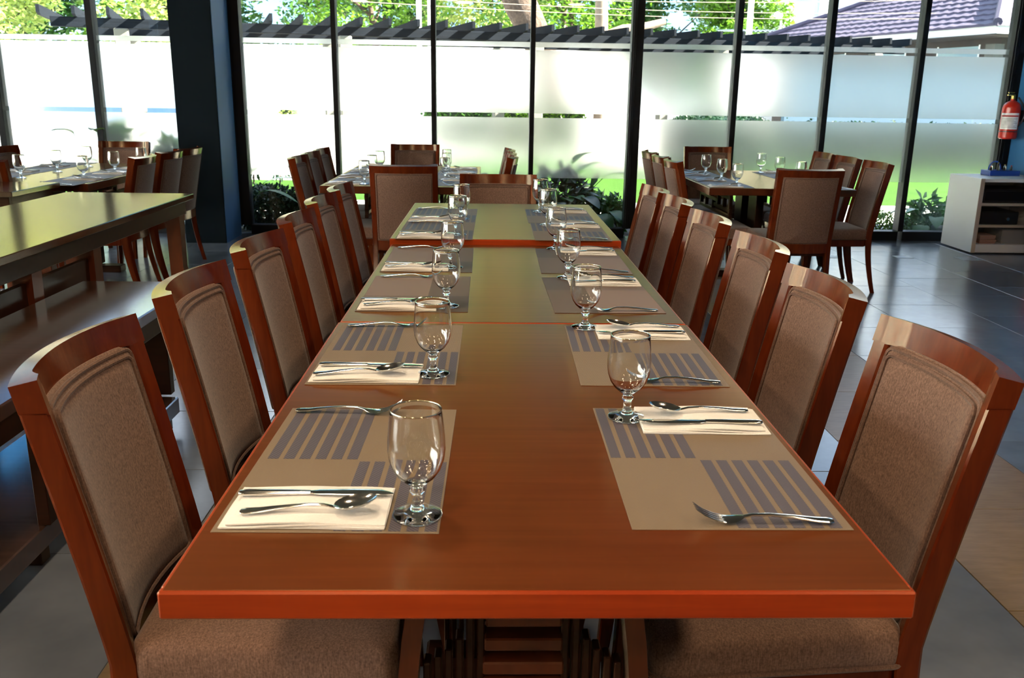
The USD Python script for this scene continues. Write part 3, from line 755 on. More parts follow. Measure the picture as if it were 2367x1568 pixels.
t = thing('fire_extinguisher', 'red fire extinguisher hanging on the dark blue wall', 'fire extinguisher', (4.575, 7.22, .955))
obj('cylinder', lathe([(.0005, 0), (.062, 0), (.072, .006), (.075, .016), (.075, .265), (.070, .290), (.055, .312), (.034, .325), (.020, .332), (.018, .345), (.0005, .345)], 40), M['red'], t)
obj('valve', cat_([lathe([(.0005, .345), (.016, .345), (.017, .372), (.010, .378), (.0005, .378)], 20), box(-.055, .012, -.010, .010, .374, .384, .002), box(-.050, .004, -.008, .008, .396, .404, .002)]), M['brass'], t)
q = np.linspace(0, 1, 18)
obj('hose', tube(np.column_stack([.02 + .06 * np.sin(q * 3.0), -.045 - .035 * np.sin(q * 3.1), .36 - .28 * q]), .008, 8), M['char'], t)
def arcpatch(r, a0, a1, z0, z1, n=16):
    A = np.radians(np.linspace(a0, a1, n))
    i_, o_ = r - .001, r + .0007
    return loft([[(i_ * math.cos(a), i_ * math.sin(a), z0), (o_ * math.cos(a), o_ * math.sin(a), z0), (o_ * math.cos(a), o_ * math.sin(a), z1), (i_ * math.cos(a), i_ * math.sin(a), z1)] for a in A])
lb = obj('label', arcpatch(.075, 175, 300, .085, .225), M['label_w'], t)
obj('label_header', arcpatch(.0757, 178, 297, .193, .207), M['label_r'], lb)
for k in range(7):
    obj('print_line', arcpatch(.0757, 183, 290 - 12 * (k % 3), .100 + .0125 * k, .104 + .0125 * k), M['grey_ink'], lb)
obj('strap', arcpatch(.0757, 0, 360, .062, .070, 40), M['char'], t)
obj('bracket', box(.072, .146, -.03, .03, .15, .25, .002), M['black'], t, smooth=False)
t = thing('wall_sign', 'small white and red notice on the dark blue wall', 'sign', (4.72, 6.93, 1.42))
obj('plate', box(-.006, 0, -.10, .10, 0, .24, .001), M['label_w'], t, smooth=False)
obj('red_block', box(-.0075, -.005, -.085, .085, .02, .10), M['label_r'], t, smooth=False)
t = thing('red_floor_stand', 'red folding floor stand at the right picture edge', 'floor stand', (4.38, 5.86, 0))
for s, nm in ((-1, 'front_board'), (1, 'rear_board')):
    m = box(-.14, .14, -.006, .006, 0, .56, .003)
    m.apply_transform(trimesh.transformations.rotation_matrix(math.radians(-s * 13), (1, 0, 0)))
    m.apply_translation((0, s * .13, .0015))
    obj(nm, m, plain('stand_red_%d' % (s + 1), (.6, .05, .06), .4), t, smooth=False)

# ------------------------------------------------------------------ outside: ground
GS = dict(cat='ground', kind='structure')
obj('planting_bed', box(-9, 9, YW + .12, 8.25, -.10, -.02), M['soil'], label='dark planting bed along the foot of the windows', **GS)
obj('garden_path', box(-14, 14, 8.25, 9.45, -.10, -.01), M['concrete'], label='pale concrete path behind the planting bed', **GS)
kb = thing('kerb', 'grey stone kerb between the path and the lawn', 'kerb', kind='structure')
for k in range(24):
    x = -12 + k * 1.0
    obj('kerb_stone', box(x + .004, x + .996, 9.45, 9.60, -.10, .075, .012), M['kerb'], kb, smooth=False)
obj('lawn', box(-2.4, 30, 9.60, 18.0, -.12, .0), M['lawn'], label='bright green lawn beyond the path', **GS)
obj('lawn', box(-30, -2.4, 9.60, 12.75, -.12, .0), M['lawn'], label='bright green strip of lawn at the left beyond the path', **GS)
obj('road', box(-30, -7.2, -12, YW + .12, -.12, -.01), M['road'], label='unseen pale concrete yard added to bounce sun into the left windows', **GS)  # out of view, added together with the white wall as a sun bounce
obj('road', box(-40, -2.4, 12.75, 60, -.12, -.01), M['road'], label='sunlit pale concrete yard at the left', **GS)
obj('road', box(-2.4, 40, 18.0, 60, -.12, -.01), M['road'], label='sunlit pale concrete road behind the lawn', **GS)

# ------------------------------------------------------------------ plants
def leaf_shape(L, Wd, n=5, fold=.18, droop=.25):
    """one leaf as a narrow ribbon of quads from the origin along +x"""
    s = np.linspace(0, 1, n)
    w = Wd / 2 * np.sin(np.pi * np.clip(s * .93 + .06, 0, 1)) ** .75
    w[-1] = .0005; 
    x, z = s * L, -droop * L * s ** 2
    v = np.vstack([np.column_stack([x, w, z + fold * w]), np.column_stack([x, 0 * w, z]), np.column_stack([x, -w, z + fold * w])])
    f = []
    for i in range(n - 1):
        for r in (0, 1):
            a = r * n + i
            f += [(a, a + n, a + n + 1), (a, a + n + 1, a + 1)]
    return v, np.array(f)

def place_leaves(P, D, L, Wd, roll=None, n=4, fold=.18, droop=.2):
    """many leaves in one mesh: points P, directions D"""
    v0, f0 = leaf_shape(1, Wd / L, n, fold, droop)
    P, D = np.asarray(P, float), np.asarray(D, float)
    D = D / (np.linalg.norm(D, axis=1, keepdims=True) + 1e-9)
    N = len(P)
    up_ = np.tile([0, 0, 1.0], (N, 1)) + rng.normal(0, .35, (N, 3))
    Y = np.cross(up_, D); Y /= np.linalg.norm(Y, axis=1, keepdims=True) + 1e-9
    Z = np.cross(D, Y)
    S = L * rng.uniform(.7, 1.25, (N, 1, 1))
    V = P[:, None, :] + S * (v0[None, :, 0:1] * D[:, None] + v0[None, :, 1:2] * Y[:, None] + v0[None, :, 2:3] * Z[:, None])
    F = f0[None] + (np.arange(N) * len(v0))[:, None, None]
    return trimesh.Trimesh(V.reshape(-1, 3), F.reshape(-1, 3), process=False)

def quads(P, size, aspect=.55):
    """cheap leaves: one folded rhombus each"""
    N = len(P)
    D = rng.normal(0, 1, (N, 3)); D[:, 2] = D[:, 2] * .5 - .25
    D /= np.linalg.norm(D, axis=1, keepdims=True)
    Y = np.cross(rng.normal(0, .5, (N, 3)) + [0, 0, 1], D); Y /= np.linalg.norm(Y, axis=1, keepdims=True)
    s = size * rng.uniform(.6, 1.3, (N, 1))
    V = np.stack([P - D * s * .5, P + Y * s * aspect * .5, P + D * s * .5, P - Y * s * aspect * .5], 1)
    F = np.array([(0, 1, 2), (0, 2, 3)])[None] + (np.arange(N) * 4)[:, None, None]
    return trimesh.Trimesh(V.reshape(-1, 3), F.reshape(-1, 3), process=False)

def blob_points(n, c, r, shell=.55):
    d = rng.normal(0, 1, (n, 3)); d /= np.linalg.norm(d, axis=1, keepdims=True)
    q = rng.uniform(shell ** 3, 1, (n, 1)) ** (1 / 3)
    return np.array(c) + d * q * np.array(r), d

def broad_plant(name, label, loc, leaves, mass=None):
    """leaves: list of (azimuth, elevation, stalk length, leaf length, leaf width, droop, material key)"""
    t = thing(name, label, 'plant', loc)
    stems = []
    for (az, el, st, L, Wd, dr, mk) in leaves:
        a, e = math.radians(az), math.radians(el)
        d = np.array([math.cos(a) * math.cos(e), math.sin(a) * math.cos(e), math.sin(e)])
        k = np.linspace(0, 1, 6)[:, None]
        bend = d * st * k + np.array([math.cos(a), math.sin(a), 0]) * .15 * st * k ** 2
        stems.append(tube(bend, np.linspace(.006, .0035, 6), 5))
        tip = bend[-1]
        v, f = leaf_shape(L, Wd, 9, .22, dr)
        e2 = math.radians(max(-10, el - 35))
        X = np.array([math.cos(a) * math.cos(e2), math.sin(a) * math.cos(e2), math.sin(e2)])
        Y = np.array([-math.sin(a), math.cos(a), 0]); Z = np.cross(X, Y)
        v = tip + v[:, 0:1] * X + v[:, 1:2] * Y + v[:, 2:3] * Z
        obj('leaf', trimesh.Trimesh(v, f, process=False), M[mk], t, smooth=60)
    obj('stems', cat_(stems), M['stem'], t)
    if mass:
        c, r, n, leaf, mk = mass
        P, d = blob_points(n, c, r, .5)
        P = P[P[:, 2] > .02]; d = P - np.array(c) * .6
        obj('foliage', place_leaves(P, d + rng.normal(0, .5, P.shape), leaf, leaf * .48, n=3), M[mk], t, smooth=False, kind='stuff')
    return t

def fan(n, el0, el1, st, L, Wd, dr, mk, az0=0, az1=360):
    return [(az0 + (az1 - az0) * (k + .5 * rng.random()) / n, float(rng.uniform(el0, el1)), st * float(rng.uniform(.55, 1.1)), L * float(rng.uniform(.75, 1.15)), Wd * float(rng.uniform(.8, 1.1)), dr, mk) for k in range(n)]

def small_shrub(name, label, c, r, n, leaf, mk, stems=8, group=None):
    t = thing(name, label, 'shrub', (c[0], c[1], -.02), 0, group)
    P, d = blob_points(n, (0, 0, c[2] + .02), r, .5)
    P = P[P[:, 2] > .02]; d = P - [0, 0, c[2] * .4]
    obj('foliage', place_leaves(P, d + rng.normal(0, .5, P.shape), leaf, leaf * .48, n=3), M[mk], t, smooth=False, kind='stuff')
    st = []
    for k in range(stems):
        a = 2 * math.pi * k / stems
        e = np.array([math.cos(a) * r[0] * .6, math.sin(a) * r[1] * .6, c[2] + r[2] * .4])
        st.append(tube([(0.1 * e[0], .1 * e[1], 0), tuple(e * .5), tuple(e)], (.008, .006, .003), 5))
    obj('twigs', cat_(st), M['bark'], t)
    return t
small_shrub('hedge_shrub', 'dense dark glossy shrub outside, right beside the blue pillar', (-2.22, 7.93, .16), (.34, .24, .24), 5200, .052, 'leaf_dark')
small_shrub('hedge_shrub', 'dark glossy shrub outside, behind the left chairs of the rear centre table', (-1.72, 7.95, .17), (.36, .24, .27), 5200, .052, 'leaf_dark')
small_shrub('leafy_shrub', 'small upright leafy shrub left of the thick window mullion', (1.16, 7.85, .14), (.13, .13, .22), 700, .06, 'leaf_mid')
small_shrub('leafy_shrub', 'small leafy shrub seen below the right window table', (1.72, 8.0, .12), (.20, .18, .20), 600, .07, 'leaf_mid')
small_shrub('leafy_shrub', 'low leafy shrub under the middle of the right window table', (2.35, 8.05, .10), (.22, .18, .18), 600, .07, 'leaf_mid')
small_shrub('clipped_shrub', 'small bright green clipped shrub near the last mullions', (3.86, 8.02, .05), (.20, .18, .15), 1500, .035, 'leaf_sun')
small_shrub('clipped_shrub', 'low dark green shrub left of the white shelf unit', (4.22, 7.88, .0), (.24, .15, .14), 1000, .04, 'leaf_mid')
broad_plant('broad_leaf_plant', 'tall broad-leaved plant outside, right of the rear centre table', (.62, 7.98, -.02),
            fan(16, 55, 85, .62, .24, .15, .5, 'leaf_big') + fan(26, 25, 70, .44, .24, .15, .7, 'leaf_dark') + fan(20, 10, 50, .30, .22, .14, .7, 'leaf_big') + fan(4, 30, 55, .5, .24, .12, .5, 'leaf_blue'), ((.02, .04, .24), (.36, .16, .34), 420, .15, 'leaf_dark'))
broad_plant('broad_leaf_plant', 'broad-leaved plant with hanging leaves before the thick mullion', (.90, 7.88, -.02),
            fan(20, 15, 65, .36, .20, .15, .8, 'leaf_big') + fan(10, 5, 40, .24, .20, .13, .7, 'leaf_dark') + fan(3, 40, 60, .36, .2, .12, .5, 'leaf_blue'), ((.10, .10, .14), (.20, .14, .22), 240, .13, 'leaf_big'))
broad_plant('broad_leaf_plant', 'broad-leaved plant outside beside the white shelf unit', (4.36, 7.92, -.02),
            fan(16, 20, 75, .30, .20, .14, .7, 'leaf_big') + fan(10, 5, 40, .2, .2, .13, .7, 'leaf_dark') + fan(4, 45, 70, .34, .20, .09, .4, 'leaf_blue'), ((.02, .10, .14), (.24, .14, .24), 260, .13, 'leaf_big'))
broad_plant('banana_leaf_plant', 'plant with long banana-like leaves beside the blue pillar', (-2.55, 7.85, -.02),
            [(10, 62, .50, .42, .11, .55, 'leaf_blue'), (35, 50, .42, .38, .10, .6, 'leaf_big'), (-20, 55, .45, .36, .09, .6, 'leaf_big'), (70, 65, .55, .40, .11, .5, 'leaf_big'), (150, 60, .5, .4, .1, .5, 'leaf_big'), (200, 70, .45, .35, .1, .5, 'leaf_big')], None)
broad_plant('window_plant', 'leafy plant blurred behind the frosted film left of the pillar', (-3.12, 7.82, -.02), fan(26, 45, 85, .66, .24, .17, .6, 'leaf_sun') + fan(12, 30, 60, .5, .24, .16, .5, 'leaf_big'), ((.06, 0, .62), (.24, .12, .18), 260, .14, 'leaf_sun'))
broad_plant('window_plant', 'tall slim plant blurred behind film, left of the left window table', (-3.60, 7.85, -.02), fan(16, 74, 88, .88, .18, .15, .6, 'leaf_sun'), ((0, 0, .84), (.13, .10, .10), 120, .13, 'leaf_sun'))
broad_plant('window_plant', 'low broad-leaved plant behind film at the rear centre table', (-.10, 7.95, -.02), fan(24, 35, 80, .50, .22, .15, .6, 'leaf_big'), None)

def seedling(label, x, y):
    t = thing('seedling', label, 'seedling', (x, y, -.002))
    obj('stem', tube([(0, 0, 0), (.01, 0, .1), (0, .01, .24)], (.012, .010, .006), 6), M['bark'], t)
    P, d = blob_points(80, (0, 0, .22), (.20, .2, .11), .3)
    obj('foliage', place_leaves(P, d, .09, .035, n=3), M['leaf_dark'], t, smooth=False, kind='stuff')
seedling('tiny young tree on the lawn edge, nearest the blue pillar', -3.46, 12.2)
seedling('tiny young tree on the lawn edge, right of the other seedling', -3.03, 11.95)

def clipped_ball(label, c, r, n, leaf, mk):
    t = thing('clipped_bush', label, 'bush', (c[0], c[1], 0))
    m = trimesh.creation.icosphere(4)
    v = np.array(m.vertices); v = np.sign(v) * np.abs(v) ** .72
    v *= 1 + .05 * (meshkit.fbm(v * 3, 3, 5)[:, None] - .5)
    m.vertices = v * np.array(r) * .93 + [0, 0, c[2]]
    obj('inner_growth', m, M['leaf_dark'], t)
    d = rng.normal(0, 1, (n, 3)); d /= np.linalg.norm(d, axis=1, keepdims=True)
    d = np.sign(d) * np.abs(d) ** .72
    P = d * np.array(r) * rng.uniform(.92, 1.03, (n, 1)) + [0, 0, c[2]]
    k = P[:, 2] > 0
    obj('foliage', quads(P[k], leaf, .6), M[mk], t, smooth=False, kind='stuff')
clipped_ball('large rounded clipped bush on the lawn behind the right window table', (3.78, 14.4, .52), (1.0, .85, .50), 9000, .06, 'leaf_dark')

def hedge(label, x0, x1, y, h, d, n, mk, leaf=.09):
    t = thing('hedge', label, 'hedge', ((x0 + x1) / 2, y, 0))
    w = x1 - x0
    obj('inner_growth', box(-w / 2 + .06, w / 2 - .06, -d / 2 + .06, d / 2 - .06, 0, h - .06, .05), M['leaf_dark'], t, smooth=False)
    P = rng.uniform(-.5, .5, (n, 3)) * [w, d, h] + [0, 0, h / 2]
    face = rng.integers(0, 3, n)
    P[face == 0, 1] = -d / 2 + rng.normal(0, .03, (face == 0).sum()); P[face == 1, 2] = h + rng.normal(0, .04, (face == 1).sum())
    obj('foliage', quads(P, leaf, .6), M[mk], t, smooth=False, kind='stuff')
hedge('low clipped hedge at the lawn edge, left of the white car', .10, 2.15, 20.6, 1.02, .7, 6000, 'leaf_sun')
hedge('dark clipped hedge along the grey-blue garden wall', 5.3, 12.4, 15.85, .80, .6, 9000, 'leaf_dark', .08)
hedge('low clipped hedge behind the rear centre table windows', -1.75, .05, 22.0, 1.0, .7, 4000, 'leaf_mid')
hedge('short hedge section behind the first window right of the pillar', -5.95, -5.45, 19.5, 1.02, .6, 1500, 'leaf_sun', .07)
hedge('short yellow-green hedge section, second window right of the pillar', -4.70, -4.28, 19.5, 1.0, .6, 1300, 'leaf_pale', .07)

# ------------------------------------------------------------------ pergola
PA = 0.287
pd = np.array([math.cos(PA), math.sin(PA), 0]); pn = np.array([-pd[1], pd[0], 0])
P0 = np.array([-7.076, 13.948, 0])
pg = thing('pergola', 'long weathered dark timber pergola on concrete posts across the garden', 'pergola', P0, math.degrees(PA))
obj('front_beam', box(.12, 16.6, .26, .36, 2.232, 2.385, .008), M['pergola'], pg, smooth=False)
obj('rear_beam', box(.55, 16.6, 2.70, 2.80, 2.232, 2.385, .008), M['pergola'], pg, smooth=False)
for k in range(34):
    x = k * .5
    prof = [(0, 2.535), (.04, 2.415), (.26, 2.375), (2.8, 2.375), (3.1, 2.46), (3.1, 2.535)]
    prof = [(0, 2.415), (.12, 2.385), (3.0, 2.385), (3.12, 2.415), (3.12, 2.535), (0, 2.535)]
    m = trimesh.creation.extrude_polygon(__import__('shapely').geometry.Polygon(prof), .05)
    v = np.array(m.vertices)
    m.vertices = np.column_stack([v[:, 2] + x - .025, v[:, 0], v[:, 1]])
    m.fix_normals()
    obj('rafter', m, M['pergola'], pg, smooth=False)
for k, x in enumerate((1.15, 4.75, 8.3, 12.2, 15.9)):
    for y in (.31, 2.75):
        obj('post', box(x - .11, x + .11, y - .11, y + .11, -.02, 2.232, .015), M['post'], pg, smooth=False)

# ------------------------------------------------------------------ buildings
R0 = np.array([10.2, 18.0, 2.75]); L0 = np.array([8.8, 23.0, 2.75])
e_ = (L0 - R0) / np.linalg.norm(L0 - R0); i_ = np.array([-e_[1], e_[0], 0]) * -1
ang = math.degrees(math.atan2(e_[1], e_[0]))     # local x runs along the eave, local -y points into the house
TL, TD, PITCH = 9.6, 8.0, .46
hs = thing('tiled_house', 'house with a purple-grey tiled hip roof and white fascia', 'house', (R0[0], R0[1], 0), ang)
def hloc(a, b, z): return (a, -b, z)
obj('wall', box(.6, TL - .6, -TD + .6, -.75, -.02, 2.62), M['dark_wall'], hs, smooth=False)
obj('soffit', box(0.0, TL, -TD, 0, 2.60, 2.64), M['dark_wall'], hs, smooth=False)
for (a, b, c, d) in ((0, TL, -.05, 0), (-.02, .03, -TD, 0), (TL - .03, TL + .02, -TD, 0)):
    obj('fascia', box(a, b, c, d, 2.62, 2.80, .004), M['fascia'], hs, smooth=False)
course, n_c = .30, 12
for k in range(n_c):
    b0, b1 = k * course - .08, (k + 1) * course + .02
    z0, z1 = 2.80 + PITCH * max(b0, -.05), 2.80 + PITCH * (b1)
    # front slope course, trapezoid clipped by the hips
    n = 60
    xs_ = np.linspace(b0, TL - b0, n); xe_ = np.linspace(b1, TL - b1, n)
    w0 = .012 * np.sin(xs_ / .30 * 2 * np.pi); w1 = .012 * np.sin(xe_ / .30 * 2 * np.pi)
    lo, hi = .03, .0
    V = np.vstack([np.column_stack([xs_, np.full(n, -b0), z0 + .045 + w0]), np.column_stack([xe_, np.full(n, -b1), z1 + w1]), np.column_stack([xs_, np.full(n, -b0), np.full(n, z0 - .01)])])
    F = []
    for j in range(n - 1):
        F += [(j, j + 1, n + j + 1), (j, n + j + 1, n + j), (2 * n + j, 2 * n + j + 1, j + 1), (2 * n + j, j + 1, j)]
    obj('tile_course', trimesh.Trimesh(V, F, process=False), M['roof'], hs, smooth=40)
    # gable-side hips
    for side in (0, 1):
        xa = b0 if side == 0 else TL - b0
        xb = b1 if side == 0 else TL - b1
        V = np.array([(xa, -b0, z0 + .045), (xa, -(TD - b0), z0 + .045), (xb, -(TD - b1), z1), (xb, -b1, z1), (xa, -b0, z0 - .01), (xa, -(TD - b0), z0 - .01)])
        obj('hip_course', trimesh.Trimesh(V, [(0, 1, 2), (0, 2, 3), (4, 5, 1), (4, 1, 0)], process=False), M['roof'], hs, smooth=False)
for side in (0, 1):
    xa = -.05 if side == 0 else TL + .05
    xb = n_c * course if side == 0 else TL - n_c * course
    obj('hip_ridge', tube([(xa, .05, 2.84), (xb, -n_c * course, 2.84 + PITCH * n_c * course)], .09, 8), M['roof'], hs)
for k in range(3):
    a = 1.2 + 2.3 * k
    w = obj('window', box(a, a + 1.2, -.765, -.745, 1.95, 2.45), M['far_glass'], hs, smooth=False)
    obj('window_frame', cat_([box(a - .04, a, -.77, -.74, 1.92, 2.48), box(a + 1.2, a + 1.24, -.77, -.74, 1.92, 2.48)]), M['fascia'], w, smooth=False)
obj('gate_post', box(.35, .60, -.60, -.35, -.02, 2.45), M['post'], hs, smooth=False)

t = thing('bounce_wall', 'unseen tall white wall added to bounce sun through the left windows', 'wall', (-15, 0, -.02))  # out of view, added to throw sunlight back onto the right-hand chairs
obj('wall_body', box(-.2, 0, -10, 7.0, 0, 4.6), M['white_wall'], t, smooth=False)
obj('coping', box(-.26, .06, -10, 7.0, 4.6, 4.7, .01), M['kerb'], t, smooth=False)
t = thing('garden_wall', 'plain grey-blue garden wall behind the rounded bush', 'wall', (9.0, 16.4, -.02))
obj('wall_body', box(-3.5, 3.6, 0, .18, 0, 1.98), M['teal_wall'], t, smooth=False)
obj('coping', box(-3.54, 3.64, -.04, .22, 1.98, 2.05, .01), M['kerb'], t, smooth=False)
t = thing('white_building', 'tall plain white building behind the tiled house', 'building', (14.2, 37, 0))
obj('wall', box(-2.55, 3.2, 0, 6, 0, 9), M['white_wall'], t, smooth=False)
for (x, z) in ((-1.6, 1.2), (.2, 1.2), (2, 1.2), (-1.6, 3.7), (.2, 3.7), (2, 3.7), (-1.6, 6), (.2, 6)):
    w = obj('window', box(x - .55, x + .55, -.02, .02, z, z + 1.5), M['far_glass'], t, smooth=False)
    obj('window_frame', cat_([box(x - .62, x - .55, -.05, .02, z - .07, z + 1.57), box(x + .55, x + .62, -.05, .02, z - .07, z + 1.57), box(x - .55, x + .55, -.05, .02, z + 1.5, z + 1.57), box(x - .55, x + .55, -.05, .02, z - .07, z)]), M['fascia'], w, smooth=False)
t = thing('low_shed', 'low white shed with a corrugated roof beside the tiled house', 'shed', (9.1, 28.9, 0))
obj('wall', box(-1.3, 1.0, 0, 2, 0, 3.25), M['white_wall'], t, smooth=False)
xs_ = np.linspace(-1.5, 1.2, 73); w = .03 * np.sin(xs_ / .15 * 2 * np.pi)
V = np.vstack([np.column_stack([xs_, np.full(73, -.2), 3.36 + w]), np.column_stack([xs_, np.full(73, 2.2), 3.5 + w]), np.column_stack([xs_, np.full(73, -.2), 3.34 + w]), np.column_stack([xs_, np.full(73, 2.2), 3.48 + w])])
F = []
for j in range(72):
    F += [(j, j + 1, 74 + j), (j, 74 + j, 73 + j), (146 + j, 147 + j, j + 1), (146 + j, j + 1, j)]
obj('corrugated_roof', trimesh.Trimesh(V, F, process=False), M['car_silver'], t, smooth=40)
t = thing('white_wall_building', 'long low white building across the yard, extended right to whiten the film', 'building', (-12.5, 27, 0))
obj('wall', box(-9, 16.4, 0, 5, 0, 2.45), M['white_wall'], t, smooth=False)  # right part added so the frosted film has white behind it
obj('roof_edge', box(-9.2, 16.6, -.2, 5.2, 2.45, 2.62, .02), M['fascia'], t, smooth=False)
for k in range(7):
    x = -8 + 2.5 * k
    w = obj('window', box(x, x + 1.3, -.02, .02, .9, 1.7), M['far_glass'], t, smooth=False)
    obj('window_frame', cat_([box(x - .07, x, -.04, .02, .83, 1.77), box(x + 1.3, x + 1.37, -.04, .02, .83, 1.77)]), M['fascia'], w, smooth=False)

# ------------------------------------------------------------------ cars
def build_car(col):
    def f(t):
        prof = np.array([(-2.15, .30), (-2.18, .62), (-2.02, .88), (-1.25, .96), (-.55, 1.42), (.75, 1.46), (1.45, 1.05), (2.05, .95), (2.2, .70), (2.18, .30)])
        import shapely.geometry as sg
        body = sg.Polygon(prof).buffer(.05).buffer(-.05)
        for x in (-1.32, 1.30):
            body = body.difference(sg.Point(x, .32).buffer(.37))
        m = trimesh.creation.extrude_polygon(body, 1.66)
        v = np.array(m.vertices)
        inset = np.clip((v[:, 1] - .9) / .55, 0, 1) * .16
        y = v[:, 2] - .83
        m.vertices = np.column_stack([v[:, 0], np.sign(y) * (np.abs(y) - inset), v[:, 1]])
        m.fix_normals()
        obj('body', m, M[col], t, smooth=30)
        for s in (-1, 1):
            for (a, b, c, d) in ((-1.05, -.12, -.50, -.12), (-.06, 1.15, -.06, .70)):
                q = np.array([(a, s * .835, 1.0), (b, s * .835, 1.0), (d, s * .70, 1.40), (c, s * .70, 1.40)])
                qq = np.vstack([q, q - [0, s * .02, 0]])
                obj('side_window', trimesh.convex.convex_hull(qq), M['far_glass'], t, smooth=False)
            for x in (-1.32, 1.30):
                w = lathe([(.0005, -.09), (.30, -.09), (.32, -.05), (.32, .05), (.30, .09), (.0005, .09)], 28)
                w.apply_transform(trimesh.transformations.rotation_matrix(math.pi / 2, (1, 0, 0)))
                w.apply_translation((x, s * .74, .32))
                wh = obj('wheel', w, M['tyre'], t)
                h = lathe([(.0005, -.098), (.19, -.098), (.2, -.08), (.2, .08), (.19, .098), (.0005, .098)], 24)
                h.apply_transform(trimesh.transformations.rotation_matrix(math.pi / 2, (1, 0, 0)))
                h.apply_translation((x, s * .74, .32))
                obj('hub', h, M['car_silver'], wh)
        obj('windscreen', trimesh.convex.convex_hull(np.array([(1.42, -.68, 1.08), (1.42, .68, 1.08), (.80, -.60, 1.44), (.80, .60, 1.44), (1.38, -.68, 1.06), (.78, .6, 1.42)])), M['far_glass'], t, smooth=False)
    return f
Proto('car', 'car', build_car('car_white'))('white parked car behind the lawn, wheel arches in the clear gap', (5.3, 31.0, -.01), 180)
Proto('car', 'car', build_car('car_blue'))('dark blue parked car in the yard behind the left windows', (-9.2, 21.5, -.01), 8)
Proto('car', 'car', build_car('car_silver'))('silver parked car in the yard at the far left', (-14.6, 22.5, -.01), 5)

# ------------------------------------------------------------------ trees, pole, wires, floodlight
def tree(label, x, y, h, r, n, leaf, mk, trunk=.16, bark='bark', clumps=16, base=1.6, name='tree'):
    t = thing(name, label, 'tree', (x, y, -.02))
    obj('trunk', tube([(0, 0, 0), (.1, .05, h * .3), (-.05, .1, h * .55), (0, 0, h * .85)], (trunk, trunk * .85, trunk * .6, trunk * .2), 10), M[bark], t)
    P = []
    for k in range(clumps):
        a = rng.uniform(0, 2 * np.pi); q = r * math.sqrt(rng.uniform(0, 1)) * .8
        c = (q * math.cos(a), q * math.sin(a) * .7, rng.uniform(base, h))
        p, _ = blob_points(n // clumps, c, (r * .42, r * .36, r * .30), .45)
        P.append(p)
    obj('foliage', quads(np.vstack(P), leaf, .5), M[mk], t, smooth=False, kind='stuff')
    br = []
    for k in range(6):
        a = 2 * math.pi * k / 6 + .4
        br.append(tube([(0, 0, h * (.35 + .07 * k)), (math.cos(a) * r * .4, math.sin(a) * r * .3, h * (.45 + .07 * k)), (math.cos(a) * r * .75, math.sin(a) * r * .5, h * (.55 + .07 * k))], (trunk * .4, trunk * .25, .02), 6))
    obj('branches', cat_(br), M[bark], t)
    return t
TR = [(-20, 36, 8.5, 3.2, 11000, .25, 'leaf_pale', 'pale overexposed tree at the far left of the view'),
      (-12.4, 36, 8.5, 3.2, 11000, .25, 'leaf_pale', 'pale sunlit tree seen left of the blue pillar'),
      (-4.7, 36, 8.5, 3.2, 11000, .24, 'leaf_sun', 'sunlit tree in the row over the low white building'),
      (3.1, 36, 8.5, 3.2, 11000, .24, 'leaf_sun', 'sunlit tree right of the leaning trunk, nearest row'),
      (-16, 43, 9.5, 3.2, 9000, .28, 'leaf_sun', 'green tree in the second row at the far left'),
      (-8, 43, 9.5, 3.2, 9000, .28, 'leaf_mid', 'mid green tree in the second row, right of the pillar'),
      (0, 43, 9.5, 3.2, 9000, .28, 'leaf_pale', 'pale tree in the second row, behind the leaning trunk'),
      (9.5, 34.6, 7.0, 1.9, 16000, .22, 'leaf_sun', 'small sunlit tree beside the white pole'),
      (7.7, 43, 9.5, 3.2, 16000, .28, 'leaf_mid', 'dark green tree in the second row beside the white building')]
for (x, y, h, r, n, lf, mk, lab) in TR:
    tree(lab, x, y, h, r, n, lf, mk, clumps=36)
for k in range(5):
    x = -27 + 10.4 * k
    tree('large dark tree far behind the others, %s from the left' % ORD[k], x, 54, 13, 4.1, 14000, .45, 'leaf_mid', .25, clumps=36, base=.8, name='slope_tree')
t = thing('leaning_trunk', 'thick rough brown tree trunk leaning left above the pergola', 'tree', (1.38, 22.0, -.02))
obj('trunk', tube([(.35, 0, 0), (.15, 0, 1.2), (-.30, .02, 2.6), (-.72, .05, 3.4), (-1.25, .1, 4.6), (-1.6, .2, 6.4)], (.52, .42, .36, .40, .38, .26), 18), M['bark'], t)
obj('branch', tube([(-.9, .05, 3.9), (-.9, .3, 5.0), (-.6, .6, 5.8)], (.2, .14, .07), 10), M['bark'], t)
P, _ = blob_points(4000, (-2.3, .6, 7.2), (2.0, 1.6, 1.2), .4)
obj('foliage', quads(P, .2, .5), M['leaf_sun'], t, smooth=False, kind='stuff')
t = thing('pale_trunk', 'white sunlit forked tree trunk just left of the thick mullion', 'tree', (2.62, 22.0, -.02))
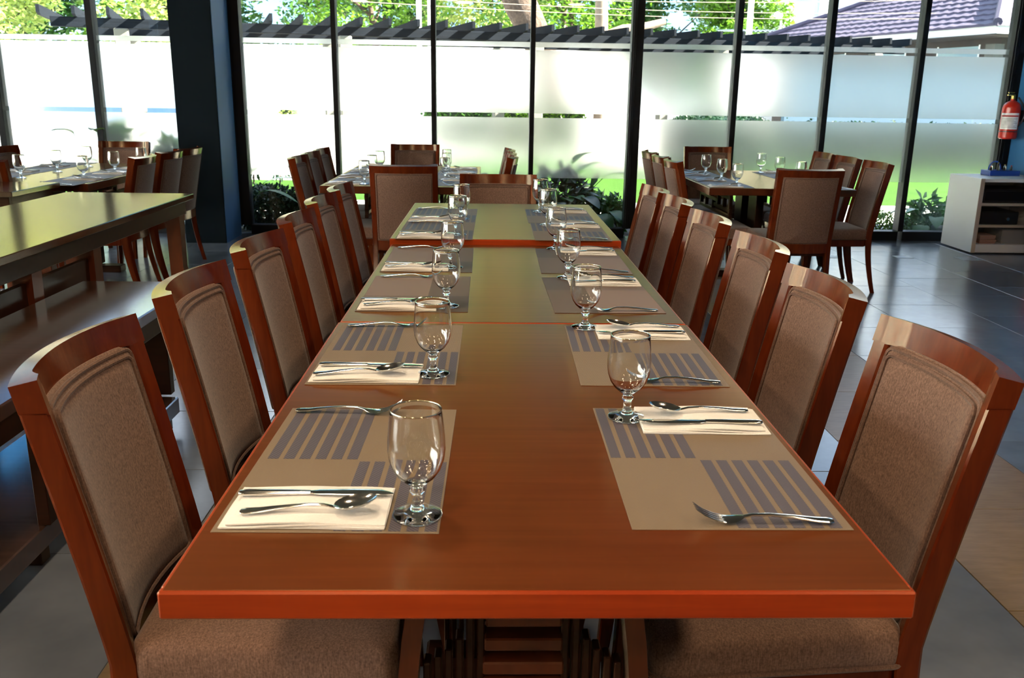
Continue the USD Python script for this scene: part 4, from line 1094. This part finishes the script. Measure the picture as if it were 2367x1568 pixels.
obj('trunk', tube([(.05, 0, 0), (.08, 0, 1.4), (.02, 0, 2.5), (-.02, 0, 3.6), (-.05, .1, 5.2)], (.21, .17, .17, .15, .10), 14), M['pale_bark'], t)
obj('branch', tube([(.04, 0, 2.55), (.24, .03, 2.76), (.55, .08, 2.88), (1.0, .15, 2.93), (1.6, .3, 3.1)], (.14, .13, .12, .11, .08), 12), M['pale_bark'], t)
P, _ = blob_points(3000, (.5, .6, 5.8), (1.3, 1.3, .9), .4)
obj('foliage', quads(P, .18, .5), M['leaf_sun'], t, smooth=False, kind='stuff')
t = thing('lamp_pole', 'slim white pole in front of the sunlit trees', 'pole', (6.80, 24.0, 0))
obj('shaft', tube([(0, 0, 0), (0, 0, 7.5)], .075, 14), M['fascia'], t)
obj('base_flange', lathe([(.0005, 0), (.16, 0), (.16, .03), (.09, .05), (.0005, .05)], 20), M['fascia'], t)
for (px, w) in ((-.22, .07), (-.62, .07)):
    t = thing('white_post', 'white upright post seen above the pergola, %s one' % ('right' if px > -.4 else 'left'), 'post', (-1.80 if px > -.4 else -2.12, 26.2, 0))
    obj('shaft', box(-w, w, -.1, .1, 0, 4.4 if px > -.4 else 5.2, .01), M['fascia'], t, smooth=False)
    obj('foot', box(-w - .06, w + .06, -.16, .16, 0, .12, .01), M['fascia'], t, smooth=False)
t = thing('floodlight', 'small white floodlight on a short stem above the shed', 'floodlight', (9.15, 28.9, 3.46))
obj('stem', tube([(0, 0, -.1), (0, 0, .22)], .03, 8), M['fascia'], t)
m = box(-.20, .04, -.10, .10, -.05, .10, .02); m.apply_transform(trimesh.transformations.rotation_matrix(.45, (0, 1, 0))); m.apply_translation((-.05, 0, .32))
obj('head', m, M['fascia'], t, smooth=False)
for k, (za, zb) in enumerate(((3.52, 3.62), (3.44, 3.30), (3.30, 3.18))):
    xs_ = np.linspace(-3, 12, 20)
    zz = za + (zb - za) * (xs_ + 3) / 15 - .16 * np.sin(np.pi * (xs_ + 3) / 15)
    tag(obj('overhead_cable', tube(np.column_stack([xs_, np.full(20, 21.0), zz]), .007, 5), M['wire']), '%s pale overhead cable crossing the trees' % ('highest', 'middle', 'lowest')[k], 'cable')
